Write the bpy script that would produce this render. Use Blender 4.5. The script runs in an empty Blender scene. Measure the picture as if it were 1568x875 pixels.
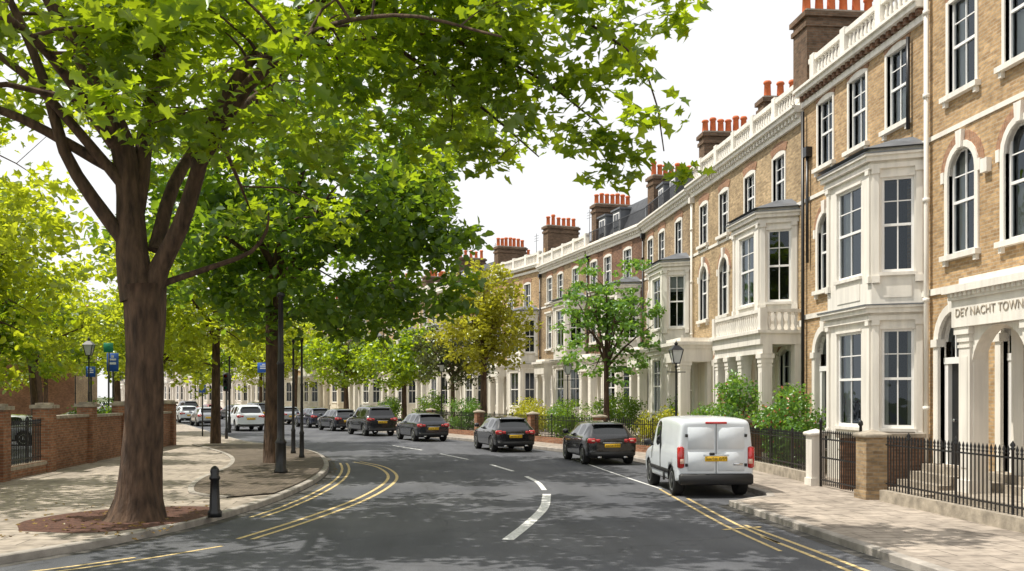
import bpy, math, random
import numpy as np
from mathutils import Matrix, Vector
R=math.radians
rng=random.Random(7)
scene=bpy.context.scene
COL=scene.collection
# ------------------------------------------------------------ materials
def newmat(name):
    m=bpy.data.materials.new(name); m.use_nodes=True
    nt=m.node_tree; nt.nodes.clear()
    return m,nt,nt.nodes,nt.links
def N(nt,t,**kw):
    n=nt.nodes.new(t)
    for k,v in kw.items(): setattr(n,k,v)
    return n
def rgb(c): return (c[0],c[1],c[2],1.0)
def pmat(name,base,rough=.6,metal=0,var=.15,scale=3.0,bump=.0,bscale=40,spec=.5,coat=0,detail=5,vstretch=1,bdist=.02,streak=0,worn=None):
    m,nt,n,l=newmat(name)
    out=N(nt,'ShaderNodeOutputMaterial'); p=N(nt,'ShaderNodeBsdfPrincipled')
    l.new(p.outputs[0],out.inputs[0])
    p.inputs['Roughness'].default_value=rough; p.inputs['Metallic'].default_value=metal
    p.inputs['Specular IOR Level'].default_value=spec
    p.inputs['Coat Weight'].default_value=coat; p.inputs['Coat Roughness'].default_value=.03
    tc=N(nt,'ShaderNodeTexCoord'); no=N(nt,'ShaderNodeTexNoise'); mp=N(nt,'ShaderNodeMapping'); mp.inputs['Scale'].default_value=(1,1,vstretch)
    l.new(tc.outputs['Object'],mp.inputs[0])
    no.inputs['Scale'].default_value=scale; no.inputs['Detail'].default_value=detail
    l.new(mp.outputs[0],no.inputs['Vector'])
    r=N(nt,'ShaderNodeValToRGB'); r.color_ramp.elements[0].position=.3; r.color_ramp.elements[1].position=.7
    r.color_ramp.elements[0].color=rgb([c*(1-var) for c in base]); r.color_ramp.elements[1].color=rgb([min(1,c*(1+var)) for c in base])
    l.new(no.outputs['Fac'],r.inputs[0]); col=r.outputs[0]
    if streak>0:
        m2=N(nt,'ShaderNodeMapping'); m2.inputs['Scale'].default_value=(3.5,3.5,.35); l.new(tc.outputs['Object'],m2.inputs[0])
        n3=N(nt,'ShaderNodeTexNoise'); n3.inputs['Scale'].default_value=1.6; n3.inputs['Detail'].default_value=6; l.new(m2.outputs[0],n3.inputs[0])
        q=N(nt,'ShaderNodeMapRange'); q.inputs[1].default_value=.35; q.inputs[2].default_value=.6; q.inputs[3].default_value=1-streak; q.inputs[4].default_value=1
        l.new(n3.outputs[0],q.inputs[0]); mx=N(nt,'ShaderNodeMix',data_type='RGBA',blend_type='MULTIPLY'); mx.inputs[0].default_value=1
        l.new(col,mx.inputs[6]); l.new(q.outputs[0],mx.inputs[7]); col=mx.outputs[2]
    if worn:
        n3=N(nt,'ShaderNodeTexNoise'); n3.inputs['Scale'].default_value=14; n3.inputs['Detail'].default_value=8; n3.inputs['Roughness'].default_value=.75; l.new(tc.outputs['Object'],n3.inputs[0])
        q=N(nt,'ShaderNodeMapRange'); q.inputs[1].default_value=.50; q.inputs[2].default_value=.62; q.inputs[3].default_value=0; q.inputs[4].default_value=.8
        l.new(n3.outputs[0],q.inputs[0]); mx=N(nt,'ShaderNodeMix',data_type='RGBA'); mx.inputs[7].default_value=rgb(worn)
        l.new(q.outputs[0],mx.inputs[0]); l.new(col,mx.inputs[6]); col=mx.outputs[2]
    l.new(col,p.inputs['Base Color'])
    if bump>0:
        n2=N(nt,'ShaderNodeTexNoise'); n2.inputs['Scale'].default_value=bscale; n2.inputs['Detail'].default_value=4
        l.new(mp.outputs[0],n2.inputs['Vector'])
        b=N(nt,'ShaderNodeBump'); b.inputs['Strength'].default_value=bump; b.inputs['Distance'].default_value=bdist
        l.new(n2.outputs['Fac'],b.inputs['Height']); l.new(b.outputs[0],p.inputs['Normal'])
    return m
def brickmat(name,c1,c2,mortar,bw=.23,rh=.078,ms=.010,flat=False,stain=.35,rough=.85,bump=.5,msm=.1,sscale=.7):
    m,nt,n,l=newmat(name)
    out=N(nt,'ShaderNodeOutputMaterial'); p=N(nt,'ShaderNodeBsdfPrincipled'); l.new(p.outputs[0],out.inputs[0])
    p.inputs['Roughness'].default_value=rough; p.inputs['Specular IOR Level'].default_value=.25
    tc=N(nt,'ShaderNodeTexCoord')
    if flat: vec=tc.outputs['Object']
    else:
        s=N(nt,'ShaderNodeSeparateXYZ'); l.new(tc.outputs['Object'],s.inputs[0])
        a=N(nt,'ShaderNodeMath',operation='ADD'); l.new(s.outputs[0],a.inputs[0]); l.new(s.outputs[1],a.inputs[1])
        c=N(nt,'ShaderNodeCombineXYZ'); l.new(a.outputs[0],c.inputs[0]); l.new(s.outputs[2],c.inputs[1]); vec=c.outputs[0]
    b=N(nt,'ShaderNodeTexBrick'); l.new(vec,b.inputs['Vector'])
    b.inputs['Scale'].default_value=1; b.inputs['Brick Width'].default_value=bw; b.inputs['Row Height'].default_value=rh
    b.inputs['Mortar Size'].default_value=ms; b.inputs['Mortar Smooth'].default_value=msm
    b.inputs['Color1'].default_value=rgb(c1); b.inputs['Color2'].default_value=rgb(c2); b.inputs['Mortar'].default_value=rgb(mortar)
    def mul(prev,src,p0,p1,lo):
        r=N(nt,'ShaderNodeMapRange'); r.inputs[1].default_value=p0; r.inputs[2].default_value=p1; r.inputs[3].default_value=lo; r.inputs[4].default_value=1
        l.new(src,r.inputs[0]); mx=N(nt,'ShaderNodeMix',data_type='RGBA',blend_type='MULTIPLY'); mx.inputs[0].default_value=1
        l.new(prev,mx.inputs[6]); l.new(r.outputs[0],mx.inputs[7]); return mx.outputs[2]
    no=N(nt,'ShaderNodeTexNoise'); no.inputs['Scale'].default_value=sscale; no.inputs['Detail'].default_value=8; no.inputs['Roughness'].default_value=.65
    l.new(tc.outputs['Object'],no.inputs['Vector'])
    col=mul(b.outputs['Color'],no.outputs[0],.3,.6,1-stain)
    mp=N(nt,'ShaderNodeMapping'); mp.inputs['Scale'].default_value=(5,5,5 if flat else 13); l.new(tc.outputs['Object'],mp.inputs[0])
    n2=N(nt,'ShaderNodeTexNoise'); n2.inputs['Scale'].default_value=1; n2.inputs['Detail'].default_value=3; l.new(mp.outputs[0],n2.inputs[0])
    col=mul(col,n2.outputs[0],.32,.6,.66)
    l.new(col,p.inputs['Base Color'])
    bp=N(nt,'ShaderNodeBump'); bp.inputs['Strength'].default_value=bump; bp.inputs['Distance'].default_value=.008; bp.invert=True
    l.new(b.outputs['Fac'],bp.inputs['Height']); l.new(bp.outputs[0],p.inputs['Normal'])
    return m
def leafmat(name,dark,light,trans,tmix=.45,gloss=.05):
    m,nt,n,l=newmat(name)
    out=N(nt,'ShaderNodeOutputMaterial')
    at=N(nt,'ShaderNodeAttribute'); at.attribute_name='shade'
    r=N(nt,'ShaderNodeValToRGB'); r.color_ramp.elements[0].color=rgb(dark); r.color_ramp.elements[1].color=rgb(light)
    l.new(at.outputs['Fac'],r.inputs[0])
    r2=N(nt,'ShaderNodeValToRGB'); r2.color_ramp.elements[0].color=rgb([c*.5 for c in trans]); r2.color_ramp.elements[1].color=rgb(trans)
    l.new(at.outputs['Fac'],r2.inputs[0])
    d=N(nt,'ShaderNodeBsdfDiffuse'); t=N(nt,'ShaderNodeBsdfTranslucent'); g=N(nt,'ShaderNodeBsdfGlossy'); g.inputs['Roughness'].default_value=.35
    g.inputs['Color'].default_value=(.8,.9,.8,1)
    l.new(r.outputs[0],d.inputs[0]); l.new(r2.outputs[0],t.inputs[0])
    m1=N(nt,'ShaderNodeMixShader'); m1.inputs[0].default_value=tmix; l.new(d.outputs[0],m1.inputs[1]); l.new(t.outputs[0],m1.inputs[2])
    m2=N(nt,'ShaderNodeMixShader'); m2.inputs[0].default_value=gloss; l.new(m1.outputs[0],m2.inputs[1]); l.new(g.outputs[0],m2.inputs[2])
    l.new(m2.outputs[0],out.inputs[0])
    return m
def glassmat():
    m,nt,n,l=newmat('window_glass')
    out=N(nt,'ShaderNodeOutputMaterial'); t=N(nt,'ShaderNodeBsdfTransparent'); g=N(nt,'ShaderNodeBsdfGlossy')
    t.inputs[0].default_value=(.75,.8,.81,1); g.inputs['Roughness'].default_value=.02; g.inputs[0].default_value=(.8,.9,1,1)
    f=N(nt,'ShaderNodeFresnel'); f.inputs[0].default_value=1.5
    tc=N(nt,'ShaderNodeTexCoord'); no=N(nt,'ShaderNodeTexNoise'); no.inputs['Scale'].default_value=1.5
    b=N(nt,'ShaderNodeBump'); b.inputs['Strength'].default_value=.2; b.inputs['Distance'].default_value=.05
    l.new(tc.outputs['Object'],no.inputs[0]); l.new(no.outputs[0],b.inputs['Height']); l.new(b.outputs[0],g.inputs['Normal'])
    mx=N(nt,'ShaderNodeMixShader'); ad=N(nt,'ShaderNodeMath',operation='ADD'); ad.inputs[1].default_value=.02; l.new(f.outputs[0],ad.inputs[0])
    l.new(ad.outputs[0],mx.inputs[0]); l.new(t.outputs[0],mx.inputs[1]); l.new(g.outputs[0],mx.inputs[2]); l.new(mx.outputs[0],out.inputs[0])
    return m
M={}
M['tan']=brickmat('brick_london_stock',(.68,.455,.235),(.45,.285,.145),(.54,.43,.30),stain=.32)
M['tan3']=brickmat('brick_yellow_stock',(.66,.47,.26),(.42,.29,.155),(.48,.40,.29),stain=.38)
M['tan2']=brickmat('brick_stock_weathered',(.54,.385,.22),(.33,.225,.13),(.40,.33,.24),stain=.45)
M['brown']=brickmat('brick_brown',(.29,.15,.09),(.18,.095,.06),(.28,.20,.15),stain=.4)
M['chim']=brickmat('brick_chimney',(.26,.155,.095),(.16,.10,.06),(.2,.16,.12),stain=.5)
M['red']=brickmat('brick_garden_wall',(.42,.19,.105),(.28,.12,.07),(.32,.25,.18),stain=.4)
M['white']=pmat('painted_stucco',(.84,.80,.725),.6,var=.05,scale=.9,bump=.08,bscale=18,streak=.15)
M['cream']=pmat('painted_stucco_cream',(.80,.725,.60),.6,var=.06,scale=.9,bump=.08,bscale=18,streak=.17)
M['frame']=pmat('window_frame_paint',(.86,.85,.83),.4,var=.03)
M['slate']=pmat('slate_roof',(.075,.08,.09),.6,var=.25,scale=4,bump=.3)
M['lead']=pmat('lead_flashing',(.12,.13,.145),.5,var=.2)
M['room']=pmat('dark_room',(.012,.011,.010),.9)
M['curtain']=pmat('curtain_cloth',(.60,.58,.54),.9,var=.08,scale=2)
M['glass']=glassmat()
M['dglass']=pmat('far_window_glass',(.02,.024,.028),.06,var=.3,spec=.5)
M['pot']=pmat('terracotta_pot',(.60,.15,.05),.8,var=.2,scale=3)
M['iron']=pmat('black_iron',(.012,.012,.013),.35,var=.3,scale=6)
M['door']=pmat('door_paint_black',(.012,.013,.015),.2,var=.1)
M['stone']=pmat('stone_coping',(.34,.295,.235),.85,var=.35,scale=5,bump=.4,bscale=25)
M['orange']=brickmat('brick_gauged_arch',(.50,.28,.17),(.38,.20,.12),(.45,.34,.25),bw=.075,rh=.3,ms=.006)
M['kerb']=pmat('kerb_granite',(.33,.30,.265),.85,var=.35,scale=3,bump=.4,bscale=50)
M['bark']=pmat('tree_bark',(.080,.048,.030),.95,var=.6,scale=9,bump=1.0,bscale=11,vstretch=.28,bdist=.06)
M['soil']=pmat('soil_mulch',(.10,.045,.03),.95,var=.5,scale=14,bump=1,bscale=40)
M['yellow']=pmat('yellow_road_paint',(.66,.50,.23),.8,var=.2,scale=9,worn=(.17,.15,.12))
M['wline']=pmat('white_road_paint',(.74,.74,.72),.8,var=.1,scale=9,worn=(.25,.25,.25))
M['gutter']=pmat('gutter_grime',(.075,.070,.062),.95,var=.5,scale=4,bump=.5,bscale=60)
M['ground']=pmat('earth_ground',(.09,.11,.05),.95,var=.4,scale=.6,bump=.5)
M['slab']=brickmat('york_stone_slabs',(.50,.43,.36),(.39,.335,.28),(.18,.155,.13),bw=.9,rh=.6,ms=.012,flat=True,stain=.35,bump=.25,msm=.2)
M['setts']=brickmat('shaded_setts',(.22,.175,.135),(.16,.13,.10),(.07,.06,.05),bw=.24,rh=.12,ms=.01,flat=True,stain=.4,bump=.4,msm=.2)  # darker paving; tree shade over the island is also put into its colour
M['dead']=leafmat('dry_leaf',(.14,.07,.02),(.30,.20,.05),(.2,.1,.03),.2)
def asphalt():
    m,nt,n,l=newmat('asphalt')
    out=N(nt,'ShaderNodeOutputMaterial'); p=N(nt,'ShaderNodeBsdfPrincipled'); l.new(p.outputs[0],out.inputs[0])
    p.inputs['Roughness'].default_value=.8; p.inputs['Specular IOR Level'].default_value=.3
    tc=N(nt,'ShaderNodeTexCoord')
    n1=N(nt,'ShaderNodeTexNoise'); n1.inputs['Scale'].default_value=.35; n1.inputs['Detail'].default_value=6
    n2=N(nt,'ShaderNodeTexNoise'); n2.inputs['Scale'].default_value=55; n2.inputs['Detail'].default_value=3
    mp=N(nt,'ShaderNodeMapping'); mp.inputs['Scale'].default_value=(1.1,.12,1)
    n3=N(nt,'ShaderNodeTexNoise'); n3.inputs['Scale'].default_value=1.2; n3.inputs['Detail'].default_value=4
    l.new(tc.outputs['Object'],n1.inputs[0]); l.new(tc.outputs['Object'],n2.inputs[0]); l.new(tc.outputs['Object'],mp.inputs[0]); l.new(mp.outputs[0],n3.inputs[0])
    r=N(nt,'ShaderNodeValToRGB'); r.color_ramp.elements[0].position=.3; r.color_ramp.elements[1].position=.7
    r.color_ramp.elements[0].color=(.078,.082,.094,1); r.color_ramp.elements[1].color=(.125,.128,.138,1)
    l.new(n1.outputs[0],r.inputs[0])
    def mulby(prev,src,lo,hi,a=.3,b=.7):
        q=N(nt,'ShaderNodeMapRange'); q.inputs[1].default_value=a; q.inputs[2].default_value=b; q.inputs[3].default_value=lo; q.inputs[4].default_value=hi
        l.new(src,q.inputs[0]); mx=N(nt,'ShaderNodeMix',data_type='RGBA',blend_type='MULTIPLY'); mx.inputs[0].default_value=1
        l.new(prev,mx.inputs[6]); l.new(q.outputs[0],mx.inputs[7]); return mx.outputs[2]
    c=mulby(r.outputs[0],n2.outputs[0],.55,1.4); c=mulby(c,n3.outputs[0],.74,1.14)
    vo=N(nt,'ShaderNodeTexVoronoi',feature='DISTANCE_TO_EDGE'); vo.inputs['Scale'].default_value=.28
    nw=N(nt,'ShaderNodeTexNoise'); nw.inputs['Scale'].default_value=1.3; nw.inputs['Detail'].default_value=5; l.new(tc.outputs['Object'],nw.inputs[0])
    vm=N(nt,'ShaderNodeVectorMath',operation='ADD'); l.new(tc.outputs['Object'],vm.inputs[0]); l.new(nw.outputs['Color'],vm.inputs[1]); l.new(vm.outputs[0],vo.inputs['Vector'])
    c=mulby(c,vo.outputs['Distance'],.65,1,.0,.008)
    l.new(c,p.inputs['Base Color'])
    b=N(nt,'ShaderNodeBump'); b.inputs['Strength'].default_value=.5; b.inputs['Distance'].default_value=.01
    l.new(n2.outputs[0],b.inputs['Height']); l.new(b.outputs[0],p.inputs['Normal'])
    return m
M['asphalt']=asphalt()
M['leafA']=leafmat('leaf_plane_tree',(.014,.045,.006),(.055,.13,.012),(.74,.95,.025),.48)
M['leafL']=leafmat('leaf_sunlit_lime',(.06,.12,.010),(.16,.24,.018),(.88,.97,.04),.6)  # lighter leaf copy; direct sun on these crowns is put into the colour
M['leafB']=leafmat('leaf_dark_green',(.012,.042,.010),(.045,.105,.018),(.46,.70,.03),.44)
M['leafY']=leafmat('leaf_yellowing',(.17,.19,.02),(.38,.36,.03),(.82,.80,.05),.5)
M['leafF']=leafmat('leaf_fresh_green',(.06,.15,.03),(.12,.25,.045),(.42,.70,.07),.42)
M['leafR']=leafmat('leaf_bronze',(.04,.05,.02),(.08,.09,.03),(.20,.22,.05),.35)
M['flower']=leafmat('flower_petals',(.45,.07,.06),(.6,.2,.12),(.6,.2,.1),.3)
M['pblack']=pmat('car_paint_black',(.008,.009,.011),.22,var=.1,coat=1)
M['pgrey']=pmat('car_paint_grey',(.022,.026,.034),.25,metal=.3,var=.1,coat=1)
M['pnavy']=pmat('car_paint_navy',(.012,.018,.04),.25,var=.1,coat=1)
M['psilver']=pmat('car_paint_silver',(.40,.42,.44),.3,metal=.5,var=.05,coat=1)
M['pwhite']=pmat('car_paint_white',(.72,.765,.81),.3,var=.03,coat=.6)
M['pred']=pmat('car_paint_red',(.25,.02,.02),.25,var=.05,coat=1)
M['cglass']=pmat('car_glass_tinted',(.008,.010,.011),.04,var=.05,spec=.8)
M['plastic']=pmat('black_plastic',(.018,.018,.019),.5,var=.1)
M['tyre']=pmat('tyre_rubber',(.015,.015,.015),.85,var=.2)
M['alloy']=pmat('alloy_wheel',(.45,.46,.47),.3,metal=.8,var=.05)
M['tail']=pmat('tail_light_red',(.50,.012,.012),.15,var=.1,coat=1)
M['amber']=pmat('lamp_clear',(.7,.45,.35),.15,var=.05,coat=1)
M['plate']=pmat('plate_yellow',(.85,.52,.02),.4,var=.03)
M['chrome']=pmat('chrome_trim',(.6,.6,.6),.15,metal=1,var=.02)
M['blue']=pmat('sign_blue',(.02,.10,.42),.4,var=.03)
M['green']=pmat('sign_green',(.01,.22,.12),.4,var=.03)
M['lamp']=pmat('lantern_glass',(.55,.58,.58),.1,var=.03,coat=1)
# ------------------------------------------------------------ mesh builder
class MB:
    def __init__(s): s.v=[];s.f=[];s.m=[];s.sm=[];s.mats=[];s.M=Matrix()
    def mi(s,k):
        if k not in s.mats: s.mats.append(k)
        return s.mats.index(k)
    def add(s,vs,fs,k,smooth=False):
        o=len(s.v); Mx=s.M
        s.v.extend([tuple(Mx@Vector(p)) for p in vs]); mi=s.mi(k)
        for f in fs: s.f.append(tuple(i+o for i in f)); s.m.append(mi); s.sm.append(smooth)
    def box(s,x0,x1,y0,y1,z0,z1,k):
        vs=[(x0,y0,z0),(x1,y0,z0),(x1,y1,z0),(x0,y1,z0),(x0,y0,z1),(x1,y0,z1),(x1,y1,z1),(x0,y1,z1)]
        s.add(vs,[(0,3,2,1),(4,5,6,7),(0,1,5,4),(1,2,6,5),(2,3,7,6),(3,0,4,7)],k)
    def bbox(s,x0,x1,y0,y1,z0,z1,k,b=.02):
        vs=[];fs=[]
        for z,d in ((z0,b),(z0+b,0),(z1-b,0),(z1,b)):
            X0,X1,Y0,Y1=x0+d,x1-d,y0+d,y1-d
            vs+=[(X0+b,Y0,z),(X1-b,Y0,z),(X1,Y0+b,z),(X1,Y1-b,z),(X1-b,Y1,z),(X0+b,Y1,z),(X0,Y1-b,z),(X0,Y0+b,z)]
        for r in range(3):
            for i in range(8): fs.append((r*8+i,r*8+(i+1)%8,r*8+8+(i+1)%8,r*8+8+i))
        fs.append(tuple(range(7,-1,-1))); fs.append(tuple(range(24,32)))
        s.add(vs,fs,k,True)
    def quad(s,pts,k): s.add(pts,[tuple(range(len(pts)))],k)
    def prism_y(s,poly,y0,y1,k):
        n=len(poly); vs=[(x,y0,z) for x,z in poly]+[(x,y1,z) for x,z in poly]
        fs=[tuple(range(n)),tuple(range(2*n-1,n-1,-1))]+[(i,i+n,(i+1)%n+n,(i+1)%n) for i in range(n)]
        s.add(vs,fs,k)
    def prism_z(s,poly,z0,z1,k):
        n=len(poly); vs=[(x,y,z0) for x,y in poly]+[(x,y,z1) for x,y in poly]
        fs=[tuple(range(n-1,-1,-1)),tuple(range(n,2*n))]+[(i,(i+1)%n,(i+1)%n+n,i+n) for i in range(n)]
        s.add(vs,fs,k)
    def lathe(s,cx,cy,prof,k,n=10,smooth=True,cap=True):
        vs=[];fs=[]
        for r,z in prof:
            for i in range(n):
                a=2*math.pi*i/n; vs.append((cx+r*math.cos(a),cy+r*math.sin(a),z))
        for j in range(len(prof)-1):
            for i in range(n): fs.append((j*n+i,j*n+(i+1)%n,(j+1)*n+(i+1)%n,(j+1)*n+i))
        if cap: fs.append(tuple(range(n-1,-1,-1))); fs.append(tuple(range((len(prof)-1)*n,len(prof)*n)))
        s.add(vs,fs,k,smooth)
    def tube(s,pts,rad,k,n=8,wob=0):
        pts=[Vector(p) for p in pts]; vs=[];fs=[]
        up=Vector((.3,.9,.1))
        for j,p in enumerate(pts):
            d=(pts[min(j+1,len(pts)-1)]-pts[max(j-1,0)]).normalized()
            a=d.cross(up)
            if a.length<.05: a=d.cross(Vector((1,0,0)))
            a.normalize(); b=d.cross(a)
            for i in range(n):
                t=2*math.pi*i/n; r=rad[j]*(1+wob*math.sin(3*t+j*.35)+wob*.6*math.sin(5*t+1+j*.25)+wob*.4*math.sin(2*t+j*.9))
                vs.append(p+a*math.cos(t)*r+b*math.sin(t)*r)
        for j in range(len(pts)-1):
            for i in range(n): fs.append((j*n+i,j*n+(i+1)%n,(j+1)*n+(i+1)%n,(j+1)*n+i))
        fs.append(tuple(range(n))); fs.append(tuple(range(len(pts)*n-1,(len(pts)-1)*n-1,-1)))
        s.add(vs,fs,k,True)
    def mesh(s,name):
        me=bpy.data.meshes.new(name); me.from_pydata(s.v,[],s.f)
        for k in s.mats: me.materials.append(M[k])
        me.polygons.foreach_set('material_index',s.m); me.polygons.foreach_set('use_smooth',s.sm)
        me.update(); return me
    def obj(s,name,parent=None,mw=None):
        o=bpy.data.objects.new(name,s.mesh(name)); COL.objects.link(o)
        if parent: o.parent=parent
        if mw is not None: o.matrix_world=mw
        return o
def empty(name,mw=None):
    e=bpy.data.objects.new(name,None); COL.objects.link(e); e.empty_display_size=.2
    if mw is not None: e.matrix_world=mw
    return e
def TR(x,y,z=0,deg=0,s=1): return Matrix.Translation((x,y,z))@Matrix.Rotation(R(deg),4,'Z')@Matrix.Scale(s,4)
def catmull(P,step=1.0):
    P=[Vector(p) for p in P]; out=[]
    Q=[P[0]*2-P[1]]+P+[P[-1]*2-P[-2]]
    for i in range(1,len(Q)-2):
        a,b,c,d=Q[i-1:i+3]; n=max(2,int((c-b).length/step))
        for k in range(n):
            t=k/n; out.append(.5*((2*b)+(c-a)*t+(2*a-5*b+4*c-d)*t*t+(-a+3*b-3*c+d)*t**3))
    out.append(P[-1]); return out
def offs(P,d):
    out=[]
    for i,p in enumerate(P):
        t=(P[min(i+1,len(P)-1)]-P[max(i-1,0)]); t=Vector((t.x,t.y)).normalized()
        out.append(Vector((p.x-t.y*d,p.y+t.x*d)))
    return out
# ------------------------------------------------------------ ground / road / pavement
mb=MB(); mb.quad([(-700,-300,-.02),(700,-300,-.02),(700,1000,-.02),(-700,1000,-.02)],'ground'); mb.obj('ground')
LK=catmull([Vector(p) for p in [(-45,8.0),(-20,8.8),(-12,10.4),(-8.2,12.4),(-5.67,14.6),(-4.2,17.3),(-3.45,19.8),(-2.86,23),(-2.44,28.2),(-2.64,33.8),(-3.6,40.0),(-5.4,45),(-7.9,50),(-11.8,62),(-19.5,86),(-28,106),(-37,126),(-66,190),(-110,280)]],1.2)
RK=catmull([Vector(p) for p in [(6.8,-30),(6.8,0),(6.8,10),(6.8,19.6),(6.95,20.7),(7.7,21.4),(8.25,22.4),(8.3,28),(8.3,33),(7.7,37),(5.95,42.5),(3.2,51),(.3,58.3),(-2.4,65.5),(-6.5,77),(-12.3,91),(-18.9,106),(-28.5,126),(-57,190),(-101,280)]],1.2)
mb=MB(); mb.quad([(p.x,p.y,0) for p in reversed(LK)]+[(-45,-30,0)]+[(p.x,p.y,0) for p in RK],'asphalt'); mb.obj('road')
def pavement(name,K,side,outer,z=.12):
    mb=MB(); a=offs(K,side*.14)
    pts=[(p.x,p.y,z) for p in a]+[(x,y,z) for x,y in outer]
    mb.quad(pts if side<0 else pts[::-1],'slab'); o=mb.obj(name)
    mb=MB(); b=offs(K,side*.0); c=offs(K,side*.16); n=len(K); vs=[];fs=[]
    for p,q in zip(b,c): vs+=[(p.x,p.y,-.01),(p.x,p.y,z-.012),(p.x+(q.x-p.x)*.12,p.y+(q.y-p.y)*.12,z+.004),(q.x,q.y,z+.004),(q.x,q.y,0)]
    for i in range(n-1):
        for j in range(4): fs.append((i*5+j,i*5+j+1,(i+1)*5+j+1,(i+1)*5+j))
    mb.add(vs,fs,'kerb'); mb.obj(name+'_kerb')
    return o
pavement('pavement',LK,1,[(-150,280),(-60,120),(-26,70),(-12,48),(-10.6,44),(-10.6,20),(-45,20)])
pavement('pavement',RK,-1,[(-60,280),(-22,150),(3,100),(14,75),(22,50),(22,-30)])
mb=MB(); mb.quad([(-60,22,.02),(-10.8,22,.02),(-10.8,47,.02),(-12.5,49,.02),(-26.5,71,.02),(-60,110,.02)],'asphalt'); mb.obj('car_park_surface')
def strip(mb,P,w,z,k):
    a=offs(P,w/2); b=offs(P,-w/2); vs=[];fs=[]
    for p,q in zip(a,b): vs+=[(p.x,p.y,z),(q.x,q.y,z)]
    for i in range(len(P)-1): fs.append((2*i,2*i+1,2*i+3,2*i+2))
    mb.add(vs,fs,k)
yl=MB(); V2=lambda L:[Vector(p) for p in L]
gt=MB(); strip(gt,offs([p for p in LK if -9<p.x and p.y<60],-.13),.22,.003,'gutter'); strip(gt,offs([p for p in RK if 5<p.y<60],.13),.22,.003,'gutter'); gt.obj('gutter')
out=catmull(V2([(-2.55,16.7),(-1.8,19.2),(-.96,22.7),(-.42,26.6),(-.35,29.8),(-.8,33.2),(-1.7,35.8)]),.4)
strip(yl,out,.085,.004,'yellow'); strip(yl,offs(out,.25),.085,.004,'yellow')
inn=offs([p for p in LK if 19<p.y<35.2],-.42); strip(yl,inn,.075,.004,'yellow'); strip(yl,offs(inn,-.22),.075,.004,'yellow')
fr=catmull(V2([(-8.6,11.0),(-5.6,13.2),(-4.1,14.5),(-2.9,16.0)]),.4); strip(yl,fr,.07,.004,'yellow'); strip(yl,offs(fr,.24)[:-3],.07,.004,'yellow')
rl=catmull(V2([(6.1,8),(6.15,14),(6.1,17.6)]),.4); strip(yl,rl,.08,.004,'yellow'); strip(yl,offs(rl,.24)[:-4],.08,.004,'yellow')
rl=catmull(V2([(5.62,14.6),(5.72,17.5),(6.0,21),(6.3,24.5)]),.4); strip(yl,rl,.07,.004,'yellow'); strip(yl,offs(rl,-.26)[2:-5],.07,.004,'yellow')
strip(yl,V2([(5.5,17.0),(6.3,17.3)]),.1,.008,'yellow')
yl.obj('yellow_road_lines')
wl=MB()
strip(wl,catmull(V2([(1.62,16.2),(2.2,18.2),(2.85,20.8),(3.3,23.6)]),.4),.2,.004,'wline')
strip(wl,catmull(V2([(3.38,24.6),(3.5,26.8),(3.42,28.8)]),.4),.13,.004,'wline')
strip(wl,catmull(V2([(3.25,30.8),(2.8,33.8)]),.4),.13,.004,'wline')
strip(wl,catmull(V2([(2.2,36.6),(1.3,40.2)]),.4),.12,.004,'wline')
strip(wl,catmull(V2([(.6,43),(-.7,47)]),.4),.12,.004,'wline')
strip(wl,catmull(V2([(6.35,24.6),(6.2,30),(6.1,36)]),.4),.08,.004,'wline')
wl.obj('white_road_lines')
mb=MB(); mb.bbox(6.35,6.75,18.2,18.6,-.02,.008,'iron',.003)
for i in range(5): mb.box(6.39+i*.07,6.42+i*.07,18.23,18.57,.008,.011,'plastic')
mb.obj('drain_grate')
mb=MB(); P=catmull([Vector(p) for p in [(-6.4,17.2),(-5.0,16.9),(-3.9,18.3),(-3.7,20.0),(-4.4,20.7),(-6.0,20.2),(-6.8,18.6),(-6.4,17.2)]],.3)
mb.quad([(p.x,p.y,.126) for p in P],'soil'); mb.obj('tree_pit_soil')
IS=catmull(V2([(-3.9,22.3),(-4.9,23.4),(-5.5,27),(-5.6,32),(-6.4,37),(-8.0,42),(-9.6,46)]),.6)
mb=MB()
KI=[p for p in offs(LK,.17) if 22.3<p.y<46.5]
mb.quad([(p.x,p.y,.150) for p in IS]+[(p.x,p.y,.150) for p in reversed(KI)],'setts')
strip(mb,IS,.14,.156,'kerb')
a=offs(IS,.07); mb.add([(p.x,p.y,.10) for p in a]+[(p.x,p.y,.156) for p in a],[(i,i+1,len(a)+i+1,len(a)+i) for i in range(len(a)-1)],'kerb')
mb.obj('paved_island')
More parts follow.
